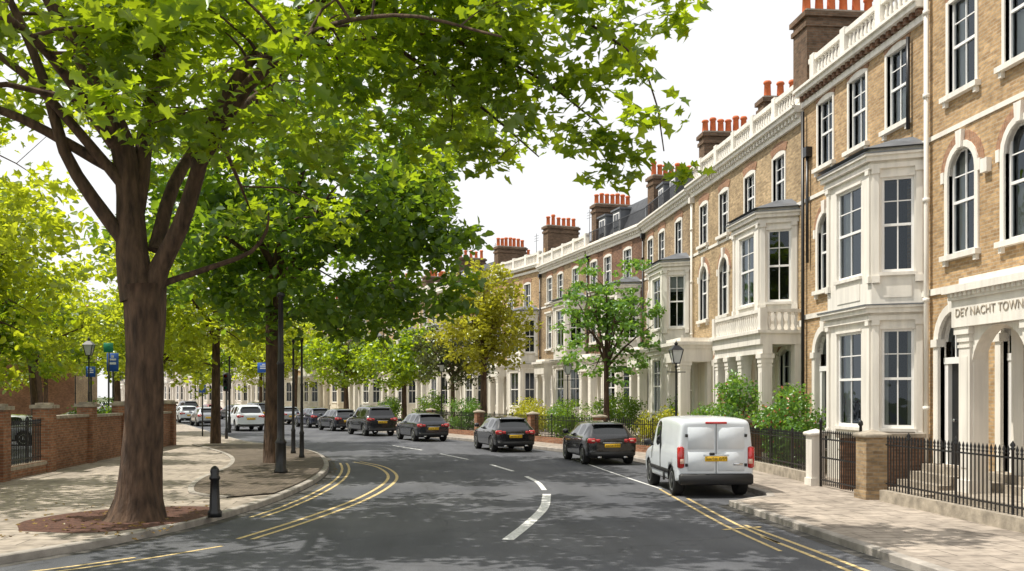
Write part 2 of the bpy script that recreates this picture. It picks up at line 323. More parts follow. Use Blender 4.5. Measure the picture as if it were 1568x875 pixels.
# ------------------------------------------------------------ windows & houses
def arcpts(w,h,rise,n=10):
    if rise<=0: return [(-w/2,h),(w/2,h)]
    r=(w*w/4+rise*rise)/(2*rise); cz=h-r; a0=math.asin(min(1,(w/2)/r))
    if rise>w/2-.001: a0=math.pi/2
    return [(r*math.sin(-a0+2*a0*i/n),cz+r*math.cos(-a0+2*a0*i/n)) for i in range(n+1)]
FAR=[False]
def window(W,T,w,h,rise=0,trim='white',style='arch',bars=1,depth=.14,curt=None):
    T.M=W.M; y=-depth
    fr=.065
    W.box(-w/2,-w/2+fr,y,y+.06,0,h,'frame'); W.box(w/2-fr,w/2,y,y+.06,0,h,'frame')
    W.box(-w/2+fr,w/2-fr,y,y+.06,0,.08,'frame'); W.box(-w/2+fr,w/2-fr,y,y+.06,h-.06,h,'frame')
    W.box(-w/2+fr,w/2-fr,y+.005,y+.065,h*.5-.032,h*.5+.032,'frame')
    for i in range(bars):
        x=-w/2+w*(i+1)/(bars+1); W.box(x-.016,x+.016,y+.012,y+.045,.08,h*.5-.032,'frame'); W.box(x-.016,x+.016,y+.012,y+.05,h*.5+.032,h-.06,'frame')
    if h>1.5 and bars and not FAR[0]:
        for zz in (.75,): W.box(-w/2+fr,w/2-fr,y+.014,y+.04,h*zz-.013,h*zz+.013,'frame')
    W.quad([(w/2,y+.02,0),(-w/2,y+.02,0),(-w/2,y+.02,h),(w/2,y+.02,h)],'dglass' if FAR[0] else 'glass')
    if not FAR[0]:
        a,b=-w/2-.05,w/2+.05
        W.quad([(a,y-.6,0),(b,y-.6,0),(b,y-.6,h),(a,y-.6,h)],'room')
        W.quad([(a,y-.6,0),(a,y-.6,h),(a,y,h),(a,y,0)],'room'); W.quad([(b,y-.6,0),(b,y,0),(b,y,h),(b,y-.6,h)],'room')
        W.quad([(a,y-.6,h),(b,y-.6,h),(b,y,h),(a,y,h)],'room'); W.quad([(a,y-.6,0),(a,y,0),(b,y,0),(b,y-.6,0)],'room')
        c=rng.random() if curt is None else curt
        def drape(x0,x1,z0,z1):
            n=max(4,int((x1-x0)/.06)); vs=[];fs=[]
            for i in range(n+1):
                xx=x0+(x1-x0)*i/n; yy=y-.12+(.03 if i%2 else -.02)+rng.uniform(-.008,.008); vs+=[(xx,yy,z0),(xx,yy,z1)]
            for i in range(n): fs.append((2*i,2*i+2,2*i+3,2*i+1))
            W.add(vs,fs,'curtain',True)
        if c<.42:
            d=rng.uniform(.18,.34)*w; drape(-w/2,-w/2+d,.0,h); drape(w/2-d,w/2,.0,h)
        elif c<.55: drape(-w/2,w/2,0,h*.5)
        elif c<.68: drape(-w/2,w/2,h*rng.uniform(.65,.8),h); drape(-w/2,-w/2+.2*w,0,h)
    if rise>0:
        A=arcpts(w,h,rise); mid=len(A)//2
        L=[(-w/2,h)]+[p for p in A[:mid+1]]; T.prism_y(L[::-1],-.12,-.015,trim)
        L=[(w/2,h)]+[p for p in A[mid:]][::-1]; T.prism_y(L,-.12,-.015,trim)
    if style=='arch':
        t=.14
        T.box(-w/2-t,-w/2,-.1,.045,0,h-rise,trim); T.box(w/2,w/2+t,-.1,.045,0,h-rise,trim)
        I=arcpts(w,h,rise); O=arcpts(w+2*t,h+t,rise+ (t if rise>=w/2-.01 else t*.3))
        for i in range(len(I)-1): T.prism_y([I[i],I[i+1],O[i+1],O[i]],-.1,.045,trim)
        Q=arcpts(w+2*t+.44,h+t+.22,(rise+ (t if rise>=w/2-.01 else t*.3))+.22)
        for i in range(len(O)-1): T.prism_y([O[i],O[i+1],Q[i+1],Q[i]],-.05,.012,'orange')
        T.prism_y([(-.09,h-.02),(.09,h-.02),(.13,h+.38),(-.13,h+.38)],-.05,.10,trim)
        T.box(-w/2-t-.12,-w/2-t,-.05,.07,h-rise-.14,h-rise+.12,trim); T.box(w/2+t,w/2+t+.12,-.05,.07,h-rise-.14,h-rise+.12,trim)
    elif style=='flat':
        T.box(-w/2-.10,-w/2,-.1,.03,0,h,trim); T.box(w/2,w/2+.10,-.1,.03,0,h,trim)
        A=arcpts(w+.2,h+.12,.12,6); Q=arcpts(w+.5,h+.42,.16,6)
        for i in range(6): T.prism_y([A[i],A[i+1],Q[i+1],Q[i]],-.1,.022,'orange')
        for i in range(6): T.prism_y([(A[i][0],h),(A[i+1][0],h),(A[i+1][0],A[i+1][1]),(A[i][0],A[i][1]+.0005)],-.1,.016,trim)
        T.box(-w/2,w/2,-.1,.018,h-.06,h-.0005,trim)
    elif style=='hood':
        t=.13
        T.box(-w/2-t,-w/2,-.1,.05,0,h,trim); T.box(w/2,w/2+t,-.1,.05,0,h,trim)
        T.box(-w/2-t,w/2+t,-.1,.06,h,h+.16,trim); T.box(-w/2-t-.07,w/2+t+.07,-.05,.16,h+.16,h+.26,trim)
    if style!='none':
        T.box(-w/2-.2,w/2+.2,-.12,.14,-.12,0,trim); T.box(-w/2-.13,-w/2-.02,0,.09,-.24,-.12,trim); T.box(w/2+.02,w/2+.13,0,.09,-.24,-.12,trim)
def wall(mb,x0,x1,z0,z1,holes,k,y=0,reveal=.14,k2=None,zs=None):
    xs=sorted(set([x0,x1]+[h[0] for h in holes]+[h[1] for h in holes])); zz=sorted(set([z0,z1]+[h[2] for h in holes]+[h[3] for h in holes]+([zs] if zs else [])))
    xs=[x for x in xs if x0<=x<=x1]; zz=[z for z in zz if z0<=z<=z1]
    for i in range(len(xs)-1):
        for j in range(len(zz)-1):
            cx=(xs[i]+xs[i+1])/2; cz=(zz[j]+zz[j+1])/2
            if any(h[0]<cx<h[1] and h[2]<cz<h[3] for h in holes): continue
            kk=k2 if (zs and cz<zs) else k
            mb.quad([(xs[i+1],y,zz[j]),(xs[i],y,zz[j]),(xs[i],y,zz[j+1]),(xs[i+1],y,zz[j+1])],kk)
    for a,b,c,d in holes:
        kk='white'
        mb.quad([(a,y,c),(a,y-reveal,c),(a,y-reveal,d),(a,y,d)],kk); mb.quad([(b,y-reveal,c),(b,y,c),(b,y,d),(b,y-reveal,d)],kk)
        mb.quad([(a,y-reveal,d),(b,y-reveal,d),(b,y,d),(a,y,d)],kk); mb.quad([(a,y,c),(b,y,c),(b,y-reveal,c),(a,y-reveal,c)],'white')
def baluster(mb,x,y,z,h,k,n=8):
    mb.lathe(x,y,[(.055,z),(.055,z+.06*h),(.03,z+.12*h),(.07,z+.38*h),(.035,z+.75*h),(.03,z+.86*h),(.055,z+.92*h),(.055,z+h)],k,n)
def column(mb,x,y,z0,z1,r,k,sq=False):
    mb.box(x-r*1.2,x+r*1.2,y-r*1.2,y+r*1.2,z0,z0+.25,k); mb.box(x-r,x+r,y-r,y+r,z0+.25,z1-.3,k)
    for (a,b) in ((-1,0),(1,0),(0,-1),(0,1)):
        if a: mb.box(x+a*r-(.0 if a>0 else .015),x+a*r+(.015 if a>0 else 0),y-r*.6,y+r*.6,z0+.5,z1-.6,k)
        else: mb.box(x-r*.6,x+r*.6,y+b*r-(.0 if b>0 else .015),y+b*r+(.015 if b>0 else 0),z0+.5,z1-.6,k)
    mb.box(x-r*1.1,x+r*1.1,y-r*1.1,y+r*1.1,z1-.42,z1-.36,k)
    mb.box(x-r*1.15,x+r*1.15,y-r*1.15,y+r*1.15,z1-.3,z1-.15,k); mb.box(x-r*1.35,x+r*1.35,y-r*1.35,y+r*1.35,z1-.15,z1,k)
def face_mat(p,q):
    d=Vector((q[0]-p[0],q[1]-p[1],0)); L=d.length; d.normalize(); n=Vector((-d.y,d.x,0))
    m=Matrix(((d.x,n.x,0,p[0]),(d.y,n.y,0,p[1]),(0,0,1,0),(0,0,0,1)))
    return m,L
def bay(W,T,x0,x1,proj,cant,floors,trim,zbase,ztop):
    pl=[(x0,0),(x0+cant,proj),(x1-cant,proj),(x1,0)]
    def plan(e): return [(x0-e,-.05),(x0+cant-e*.6,proj+e),(x1-cant+e*.6,proj+e),(x1+e,-.05)]
    segs=[(pl[0],pl[1]),(pl[1],pl[2]),(pl[2],pl[3])]
    for p,q in segs:
        m,L=face_mat(p,q)
        holes=[]; ww=L-.46 if L<1.7 else min(1.45,L-.9)
        for (a,b) in floors: holes.append((L/2-ww/2,L/2+ww/2,a,b))
        W.M=m; T.M=m
        wall(T,0,L,zbase,ztop,holes,trim,reveal=.12)
        for (a,b) in floors:
            W.M=m@Matrix.Translation((L/2,0,a)); window(W,T,ww,b-a,0,trim,'none',bars=1,depth=.12)
            T.M=m
            pw=.15
            for xx in ((0.03,0.03+pw),(L-pw-.03,L-.03)):
                T.box(xx[0],xx[1],0,.05,a-.25,b+.1,trim); T.box(xx[0]-.02,xx[1]+.02,0,.085,b+.1,b+.22,trim); T.box(xx[0]-.02,xx[1]+.02,0,.08,a-.25,a-.08,trim)
            T.box(L/2-ww/2-.06,L/2+ww/2+.06,0,.07,a-.08,a,trim)
            T.box(L/2-ww/2-.03,L/2+ww/2+.03,0,.03,b,b+.06,trim)
            T.box(L/2-ww/2+.05,L/2+ww/2-.05,0,.02,a-.62,a-.2,trim)
        W.M=Matrix(); T.M=Matrix()
    for (a,b) in floors:
        T.prism_z(plan(.09),b+.22,b+.34,trim); T.prism_z(plan(.17),b+.40,b+.52,trim); T.prism_z(plan(.05),b+.34,b+.40,trim)
        T.prism_z(plan(.23),b+.52,b+.58,trim)
        T.prism_z(plan(.25),b+.58,b+.61,'lead')
    b=floors[-1][1]+.61
    T.prism_z(plan(.06),b,b+.1,trim)
    A=plan(.24); B=[(x0+.5,-.05),(x0+cant+.35,proj*.35),(x1-cant-.35,proj*.35),(x1-.5,-.05)]
    vs=[(x,y,b+.1) for x,y in A]+[(x,y,b+.45) for x,y in B]
    T.add(vs,[(0,1,5,4),(1,2,6,5),(2,3,7,6),(4,5,6,7),(0,3,2,1)],'lead')
def chimney(T,x,y0,y1,wx,z0,z1,npots,k='chim'):
    T.box(x-wx/2,x+wx/2,y0,y1,z0,z1,k); T.box(x-wx/2-.06,x+wx/2+.06,y0-.06,y1+.06,z1-.45,z1-.3,k)
    T.box(x-wx/2-.1,x+wx/2+.1,y0-.1,y1+.1,z1-.14,z1+.02,k); T.box(x-wx/2-.02,x+wx/2+.02,y0-.02,y1+.02,z1+.02,z1+.1,'stone')
    for i in range(npots):
        yy=y0+(y1-y0)*(i+.5)/npots; hh=rng.uniform(.55,.85)
        T.lathe(x+rng.uniform(-.04,.04),yy,[(.14,z1+.1),(.12,z1+.1+hh*.8),(.155,z1+.1+hh*.84),(.155,z1+.1+hh*.93),(.12,z1+.1+hh),(.09,z1+.1+hh),(.08,z1+.0+hh*.8)],'pot',10,cap=False)
def house(mw,Wd,brick,trim,top,bays=(),g=(),zc=11.5,stucco=None,par='bal',chim=True,arch=True,depth=9,porch=None,pipe=True,simple=False,topz=(9.0,10.9),firstz=(5.55,7.85),skip1=(),ww=1.05,topstyle='flat',nm='terraced_house',chz=None,mans=False):
    FAR[0]=simple
    e=empty(nm,mw); B=MB(); W=MB(); T=MB(); RF=MB()
    holes=[];wins=[]
    def inbay(x,fl):
        for b in bays:
            if b[0]-.3<x<b[1]+.3 and fl in b[2]: return True
        return False
    for x in top: wins.append((x,topz[0],ww,topz[1]-topz[0],.12 if topstyle=='arch' else 0,topstyle))
    for i,x in enumerate(top):
        if not inbay(x,1) and i not in skip1: wins.append((x,firstz[0],ww,firstz[1]-firstz[0],ww/2 if arch else 0,'arch' if arch else 'hood'))
    doors=[]
    for kind,x in g:
        if kind=='w': wins.append((x,1.6,1.15,2.3,.2,'arch'))
        else: doors.append((x,.75,1.35,3.55))
    for x,z,w,h,rise,st in wins: holes.append((x-w/2,x+w/2,z,z+h))
    for x,z,w,h in doors: holes.append((x-w/2,x+w/2,z,z+h))
    wall(B,0,Wd,0,zc,holes,brick,k2=(stucco or brick),zs=4.55)
    B.quad([(0,0,0),(0,-depth,0),(0,-depth,zc),(0,0,zc)],brick); B.quad([(Wd,-depth,0),(Wd,0,0),(Wd,0,zc),(Wd,-depth,zc)],brick)
    B.quad([(0,-depth,0),(Wd,-depth,0),(Wd,-depth,zc),(0,-depth,zc)],brick)
    for x,z,w,h,rise,st in wins:
        W.M=Matrix.Translation((x,0,z)); window(W,T,w,h,rise,trim,st)
    for x,z,w,h in doors:
        W.M=Matrix.Translation((x,0,z)); T.M=W.M
        W.box(-w/2,-w/2+.16,-.28,-.1,0,2.35,'frame'); W.box(w/2-.16,w/2,-.28,-.1,0,2.35,'frame'); W.box(-w/2,w/2,-.28,-.08,2.35,2.5,'frame')
        W.box(-w/2+.16,w/2-.16,-.26,-.2,0,2.35,'door')
        for a in (-.24,.24):
            for zz in ((.2,.85),(1.0,2.15)): W.box(a-.17,a+.17,-.2,-.185,zz[0],zz[1],'door')
        W.lathe(.38,-.17,[(.03,1.0),(.035,1.03),(.03,1.06)],'chrome',8); W.box(-.13,.13,-.185,-.18,1.12,1.17,'chrome')
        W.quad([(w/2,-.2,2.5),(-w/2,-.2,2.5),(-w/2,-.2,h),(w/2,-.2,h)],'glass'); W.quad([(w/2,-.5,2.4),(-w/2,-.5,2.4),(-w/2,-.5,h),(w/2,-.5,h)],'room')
        for a in (-.3,0,.3): W.box(a-.015,a+.015,-.19,-.16,2.5,h,'frame')
        A=arcpts(w,h,w/2,12); mid=6
        T.prism_y(([(-w/2,h)]+A[:mid+1])[::-1],-.3,-.01,trim); T.prism_y([(w/2,h)]+A[mid:][::-1],-.3,-.01,trim)
        t=.2; T.box(-w/2-t,-w/2,-.1,.07,0,h-w/2,trim); T.box(w/2,w/2+t,-.1,.07,0,h-w/2,trim)
        O=arcpts(w+2*t,h+t,w/2+t,12)
        for i in range(12): T.prism_y([A[i],A[i+1],O[i+1],O[i]],-.1,.07,trim)
        T.prism_y([(-.1,h-.02),(.1,h-.02),(.15,h+.3),(-.15,h+.3)],-.05,.13,trim)
        T.box(-w/2-t-.05,-w/2+.02,-.1,.11,h-w/2-.12,h-w/2+.06,trim); T.box(w/2-.02,w/2+t+.05,-.1,.11,h-w/2-.12,h-w/2+.06,trim)
        for s in range(4):
            T.box(-w/2-.25,w/2+.25,-.05,(1.25-.3*s),-z+.19*s,-z+.19*(s+1)-(.001 if s<3 else .02),'stone')
    T.M=Matrix(); W.M=Matrix()
    for b in bays:
        fl=[]
        if 0 in b[2]: fl.append((1.55,4.0))
        if 1 in b[2]: fl.append((5.4,7.75))
        zb=0 if 0 in b[2] else 4.35
        bay(W,T,b[0],b[1],b[3] if len(b)>3 else 1.05,.6,fl,trim,zb,fl[-1][1]+.3)
        if 0 not in b[2]:
            x0,x1=b[0]-.25,b[1]+.9
            T.box(x0,x1,-.02,1.35,4.0,4.35,trim); T.box(x0-.08,x1+.08,-.02,1.45,4.35,4.45,trim)
            T.box(x0,x1,.95,1.27,3.7,4.0,trim)
            for xx in (x0+.25,(x0+x1)/2-.3,(x0+x1)/2+1.1,x1-.25): column(T,xx,1.1,.3,3.7,.17,trim,sq=True)
            for xx in (x0+.2,x1-.2): T.box(xx-.17,xx+.17,0,.2,.3,4.0,trim)
            T.box(x0-.02,x1+.02,0,1.6,0,.3,'stone')
            T.box(x0,x1,1.18,1.32,5.02,5.12,trim)
            T.box(x0,x0+.14,.0,1.32,5.02,5.12,trim)
            for i in range(int((x1-x0)/.2)): baluster(T,x0+.1+i*.2,1.25,4.45,.57,trim,6)
            for i in range(5): baluster(T,x0+.07,.15+i*.22,4.45,.57,trim,6)
            T.box(x0-.03,x0+.2,1.12,1.36,4.45,5.16,trim); T.box(x1-.2,x1+.03,1.12,1.36,4.45,5.16,trim)
    if porch:
        x0,x1=porch
        for xx in (x0+.3,x1-.3): column(T,xx,1.1,.4,3.75,.2,trim,sq=True)
        for xx in (x0+.3,x1-.3): T.box(xx-.2,xx+.2,-.02,.16,.4,3.75,trim)
        T.box(x0,x1,-.02,1.4,3.75,4.3,trim); T.box(x0-.05,x1+.05,-.02,1.45,4.3,4.38,trim)
        T.box(x0-.13,x1+.13,-.02,1.55,4.44,4.58,trim); T.box(x0-.06,x1+.06,-.02,1.46,4.38,4.44,trim)
        for i in range(int((x1-x0)/.16)): T.box(x0+.04+i*.16,x0+.12+i*.16,1.45,1.5,4.36,4.44,trim)
        T.box(x0+.1,x1-.1,-.02,1.3,4.58,4.75,trim)
        if not simple:
            w=x1-x0-1.0; cx=(x0+x1)/2; A=arcpts(w,3.74,min(w/2,.7),12); md=6
            T.prism_y(([(cx-w/2,3.75)]+[(cx+a,b) for a,b in A[:md+1]])[::-1],.95,1.25,trim); T.prism_y([(cx+w/2,3.75)]+[(cx+a,b) for a,b in A[md:][::-1]],.95,1.25,trim)
        T.box(x0-.1,x1+.1,0,1.7,0,.4,'stone'); T.box(x0+.3,x1-.3,1.7,2.0,0,.2,'stone')
    if stucco: T.box(0,Wd,-.02,.07,4.55,4.75,trim)
    else: T.box(0,Wd,-.02,.05,4.75,4.9,trim)
    T.box(0,Wd,-.02,.035,8.45,8.56,trim if not simple else 'cream')
    T.box(0,Wd,-.3,.10,zc-.45,zc-.28,trim if par!='brick' else 'brown')
    if not simple:
        for i in range(int(Wd/.3)): T.box(.08+i*.3,.08+i*.3+.14,0,.2,zc-.28,zc-.13,'brown' if par=='bal2' else trim)
    T.box(0,Wd,-.3,.30,zc-.13,zc,trim); T.box(0,Wd,-.3,.38,zc,zc+.08,trim)
    if par in('bal','bal2'):
        T.box(0,Wd,-.12,.12,zc+.08,zc+.2,trim); T.box(0,Wd,-.12,.12,zc+.75,zc+.9,trim)
        nb=int(Wd/.24)
        for i in range(nb):
            if i%9==0: T.box(.24*i,.24*i+.3,-.14,.14,zc+.2,zc+.98,trim)
            elif simple: T.box(.08+.24*i,.16+.24*i,-.04,.04,zc+.2,zc+.75,trim)
            else: baluster(T,.12+.24*i,0,zc+.2,.55,trim,6)
    elif par=='brick':
        T.box(0,Wd,-.3,-.02,zc+.08,zc+.8,brick); T.box(0,Wd,-.36,.06,zc+.8,zc+.9,'stone')
    elif par=='rail':
        T.box(0,Wd,-.25,.0,zc+.08,zc+.3,trim)
        for i in range(int(Wd/.14)): T.box(.07+.14*i,.09+.14*i,-.1,-.08,zc+.3,zc+1.0,'iron')
        T.box(0,Wd,-.11,-.07,zc+.98,zc+1.02,'iron')
    zr=zc+2.1
    if mans:
        RF.quad([(0,-.5,zc+.1),(Wd,-.5,zc+.1),(Wd,-1.3,zc+2.1),(0,-1.3,zc+2.1)],'slate'); RF.quad([(0,-1.3,zc+2.1),(Wd,-1.3,zc+2.1),(Wd,-depth/2,zc+2.7),(0,-depth/2,zc+2.7)],'slate')
        RF.quad([(Wd,-depth,zc),(0,-depth,zc),(0,-depth/2,zc+2.7),(Wd,-depth/2,zc+2.7)],'slate')
        for xx in (0.0,Wd): RF.quad([(xx,-.0,zc),(xx,-depth,zc),(xx,-depth/2,zc+2.7),(xx,-1.3,zc+2.1),(xx,-.5,zc+.1)],brick)
        for x in top[1:]:
            RF.box(x-.6,x+.6,-1.6,-.55,zc+.3,zc+1.8,'lead'); RF.box(x-.7,x+.7,-1.7,-.45,zc+1.8,zc+1.9,'lead')
            RF.box(x-.45,x+.45,-.56,-.52,zc+.5,zc+1.65,'frame'); RF.box(x-.38,x-.03,-.53,-.515,zc+.58,zc+1.58,'dglass'); RF.box(x+.03,x+.38,-.53,-.515,zc+.58,zc+1.58,'dglass')
    else:
        RF.quad([(0,-.4,zc+.1),(Wd,-.4,zc+.1),(Wd,-depth/2,zr),(0,-depth/2,zr)],'slate'); RF.quad([(Wd,-depth,zc),(0,-depth,zc),(0,-depth/2,zr),(Wd,-depth/2,zr)],'slate')
        for xx in (0.0,Wd): RF.quad([(xx,-.0,zc),(xx,-depth,zc),(xx,-depth/2,zr),(xx,-.4,zc+.1)],brick)
    RF.box(-.02,.2,-depth/2,-.35,zc+.1,zc+1.2,brick)
    if chim:
        c1=chz or rng.uniform(2.1,2.9)
        chimney(RF,.1,-2.9,-.45,.8,zc-.1,zc+c1,rng.choice([5,6,7]))
        chimney(RF,.1,-7.4,-5.2,.8,zc,zc+c1+.4,6)
        if rng.random()<.5:
            RF.lathe(.1,-4,[(.02,zc+1),(.02,zc+4.2)],'iron',5)
            for q in (3.6,3.8,4.0): RF.box(-.3,.5,-4.01,-3.99,zc+q,zc+q+.02,'iron')
    if pipe:
        k='iron' if rng.random()<.8 else 'white'
        T.lathe(Wd-.18,.1,[(.055,.3),(.055,zc-.6)],k,8); T.box(Wd-.3,Wd-.06,0,.22,zc-.7,zc-.45,k)
        for zz in (2.5,5,7.3,9.6): T.lathe(Wd-.18,.1,[(.075,zz),(.075,zz+.09)],k,8)
    FAR[0]=False
    B.obj('brick_walls',e); W.obj('windows_and_doors',e); T.obj('stucco_trim',e); RF.obj('roof_and_chimney',e)
    return e
X0=12.5
h1=house(TR(X0,13.4,0,90),9.5,'tan','white',[1.2,3.5,5.8,8.0],bays=(),g=(('d',8.25),('d',5.75),('w',2.0)),zc=12.6,par='bal',topz=(9.3,11.5),firstz=(5.6,8.0),porch=(3.2,6.0),topstyle='flat',pipe=False,ww=1.1,chim=False)
h2=house(TR(X0,22.92,0,90),7.55,'tan','white',[1.5,3.75,5.9],bays=((.15,3.95,(0,1)),),g=(('d',5.9),),zc=11.9,par='bal2',topz=(9.3,11.3),chim=False,pipe=False,topstyle='flat')
h3=house(TR(X0,30.5,0,90),12.4,'tan3','white',[2.1,5.0,8.0,10.7],bays=((.45,4.3,(1,)),),g=(('w',1.4),('d',3.4),('d',6.6),('w',8.6)),zc=11.5,stucco='cream',par='bal',porch=(9.6,12.1),topz=(8.75,10.5),chim=False)
h4=house(TR(X0,42.95,0,90),9.1,'tan2','white',[2.2,5.3,7.6],bays=((.4,4.2,(0,1)),),g=(('d',5.6),('w',7.8)),zc=11.4,stucco='cream',par='rail',topz=(8.75,10.5),porch=(4.5,6.9),mans=True)
mb=MB(); chimney(mb,-.1,-2.3,.16,1.1,11.99,14.3,6); chimney(mb,-.1,-7.4,-5.2,1,11,14.8,5)
chimney(mb,6.3,-2.9,-.9,.7,11.5,13.6,4); chimney(mb,6.3,-6.9,-5,.7,11.5,14.2,4); mb.lathe(6.3,-3.6,[(.02,12),(.02,16)],'iron',5); mb.obj('party_chimney',h3)
mb=MB(); mb.lathe(9.35,.12,[(.06,.3),(.06,12.2)],'white',8)
for zz in (2,4.6,7,9.5,11.5): mb.lathe(9.35,.12,[(.085,zz),(.085,zz+.1)],'white',8)
mb.box(6.85,7.1,0,.12,7.2,7.5,'white')
mb.obj('rainwater_pipe',h1)
mb=MB(); mb.lathe(7.35,.12,[(.055,.3),(.055,11.3)],'iron',8); mb.lathe(.75,.1,[(.05,9.0),(.05,11.3)],'iron',8); mb.lathe(7.05,.1,[(.05,6.5),(.05,9.8)],'iron',8); mb.box(6.9,7.2,0,.2,9.8,10.1,'iron'); mb.obj('rainwater_pipe',h2)
def text(name,s,size,parent,loc,rot,mat,ext=.01):
    c=bpy.data.curves.new(name,'FONT'); c.body=s; c.size=size; c.extrude=ext; c.align_x='CENTER'; c.align_y='CENTER'; c.space_character=1.05
    o=bpy.data.objects.new(name,c); COL.objects.link(o); c.materials.append(M[mat]); o.parent=parent; o.location=loc; o.rotation_euler=rot; return o
text('porch_lettering','DEY NACHT TOWNS',.24,h1,(4.65,1.405,4.03),(R(90),0,R(180)),'stone')
def nxt(p,a,w): return (p[0]-math.sin(R(a))*w,p[1]+math.cos(R(a))*w)
p=(X0,52.1)
specs=[(10,'brown','white',8.6),(10,'tan2','white',9.6),(18,'tan','white',9),(18,'brown','white',8.5),(18,'tan3','white',9),(24,'tan','white',9),(25,'tan2','white',9),(26,'brown','cream',9)]+[(26,['tan','tan3','brown'][i%3],'white',9) for i in range(14)]
for i,(a,bk,tr_,w) in enumerate(specs):
    house(TR(p[0],p[1],0,90+a),w,bk,tr_,[2.2,5.2,7.5],bays=((.4,4.1,(0,1)),),g=(('d',5.4),('w',7.6)),zc=11.4+rng.uniform(-.3,.4),stucco='white' if i%3 else 'cream',par=['rail','bal','bal'][i%3],topz=(8.75,10.5),simple=i>1,arch=i%2==0,porch=(4.5,6.6),mans=(i%3==0))
    p=nxt(p,a,w)
def leftrow(p,a,n,w=9):
    for i in range(n):
        q=nxt(p,a,w)
        house(TR(q[0],q[1],0,-90+a),w,['red','tan2','brown'][i%3],'white',[1.8,4.5,7.2],bays=(),g=(('w',2),('d',5),('w',7.5)),zc=9.6 if i%2 else 10.6,stucco='white',par='brick',topz=(8.1,9.1) ,simple=True,arch=False)
        p=q
leftrow((-33,103),25,9)
for i in range(4):
    house(TR(-33.5-i*10,103,0,180),9.98,['tan2','red','tan','brown'][i],'white',[1.8,4.8,7.8],bays=(),g=(('w',2),('d',5),('w',8)),zc=[7.6,8.4,7.2,8][i],stucco='white',par='brick',topz=(5.3,6.9),firstz=(5.3,6.9),skip1=(0,1,2),simple=True,arch=False)
# ------------------------------------------------------------ railings, walls
def railing(name,P,h=1.05,zb=.12,plinth=.22,pk='stone',sp=.125,pw=.3):
    mb=MB(); P=catmull([Vector(q) for q in P],.5)
    a=offs(P,pw/2); b=offs(P,-pw/2)
    vs=[];fs=[]
    for q,r in zip(a,b): vs+=[(q.x,q.y,0),(q.x,q.y,zb+plinth),(r.x,r.y,zb+plinth),(r.x,r.y,0)]
    for i in range(len(P)-1):
        for j in range(3): fs.append((i*4+j,i*4+j+1,(i+1)*4+j+1,(i+1)*4+j))
    fs+=[(0,3,2,1),(len(P)*4-4,len(P)*4-3,len(P)*4-2,len(P)*4-1)]
    mb.add(vs,fs,pk)
    z0=zb+plinth; acc=0; cnt=0
    for i in range(len(P)-1):
        A,B=P[i],P[i+1]; L=(B-A).length; d=(B-A)/L
        for zz in (z0+.12,z0+h-.18):
            n=Vector((-d.y,d.x))*.018
            mb.add([(A.x+n.x,A.y+n.y,zz),(A.x-n.x,A.y-n.y,zz),(B.x-n.x,B.y-n.y,zz),(B.x+n.x,B.y+n.y,zz),(A.x+n.x,A.y+n.y,zz+.03),(A.x-n.x,A.y-n.y,zz+.03),(B.x-n.x,B.y-n.y,zz+.03),(B.x+n.x,B.y+n.y,zz+.03)],[(0,1,2,3),(7,6,5,4),(0,3,7,4),(2,1,5,6),(0,4,5,1),(3,2,6,7)],'iron')
        while acc<L:
            q=A+d*acc; big=cnt%14==0; r=.027 if big else .015; hh=h+(.08 if big else 0)
            mb.lathe(q.x,q.y,[(r,z0),(r,z0+hh-.12),(r*2.0,z0+hh-.09),(r*.9,z0+hh-.07),(r*1.9,z0+hh-.03),(.001,z0+hh+.05)],'iron',5,cap=False)
            acc+=sp; cnt+=1
        acc-=L
    return mb.obj(name)
def pier(name,x,y,w,h,k,cap='stone',rot=0):
    mb=MB(); mb.box(-w/2,w/2,-w/2,w/2,0,h,k); mb.box(-w/2-.03,w/2+.03,-w/2-.03,w/2+.03,0,.3,k)
    mb.bbox(-w/2-.06,w/2+.06,-w/2-.06,w/2+.06,h,h+.09,cap,.02)
    mb.add([(-w/2-.03,-w/2-.03,h+.088),(w/2+.03,-w/2-.03,h+.088),(w/2+.03,w/2+.03,h+.088),(-w/2-.03,w/2+.03,h+.088),(0,0,h+.17)],[(0,1,4),(1,2,4),(2,3,4),(3,0,4)],cap)
    return mb.obj(name,None,TR(x,y,0,rot))
railing('iron_railing',[(10.1,7),(10.1,14),(10.1,20.2)],h=1.12,plinth=.24,pk='stone')
pier('brick_gate_pier',10.05,20.75,.5,1.45,'tan2')
pier('stone_gate_pier',10.15,24.0,.36,1.36,'white','white')
mb=MB()
for i in range(18):
    x=.06+i*.12; mb.lathe(x,0,[(.013,.1),(.013,1.35),(.026,1.38),(.001,1.46)],'iron',5)
for z in (.2,.75,1.2): mb.box(0,2.2,-.015,.015,z,z+.035,'iron')
mb.lathe(0,0,[(.035,.05),(.035,1.6),(.06,1.63),(.05,1.7),(.01,1.74)],'iron',8); mb.lathe(2.25,0,[(.035,.05),(.035,1.6),(.06,1.63),(.01,1.74)],'iron',8)
mb.obj('iron_gate',None,TR(10.05,21.3,.08,89))
railing('iron_railing',[(10.3,24.4),(10.45,27.5),(10.4,30.6)],h=1.0,plinth=.26)
railing('iron_railing',[(10.6,31.4),(9.9,36.5),(8.0,42.5),(5.6,50),(2.9,57.5),(.5,64)],h=1.0,plinth=.25,pk='red',sp=.16)
for q in [(10.55,31),(10.0,36.2),(8.15,42),(6.1,48.5),(3.9,54.8),(1.4,61.6)]: pier('brick_gate_pier',q[0],q[1],.42,1.4,'red',rot=15)
mb=MB(); mb.box(10.3,12.4,30.75,30.98,0,1.5,'red'); mb.box(10.2,12.45,30.7,31.03,1.5,1.6,'stone'); mb.obj('garden_wall')
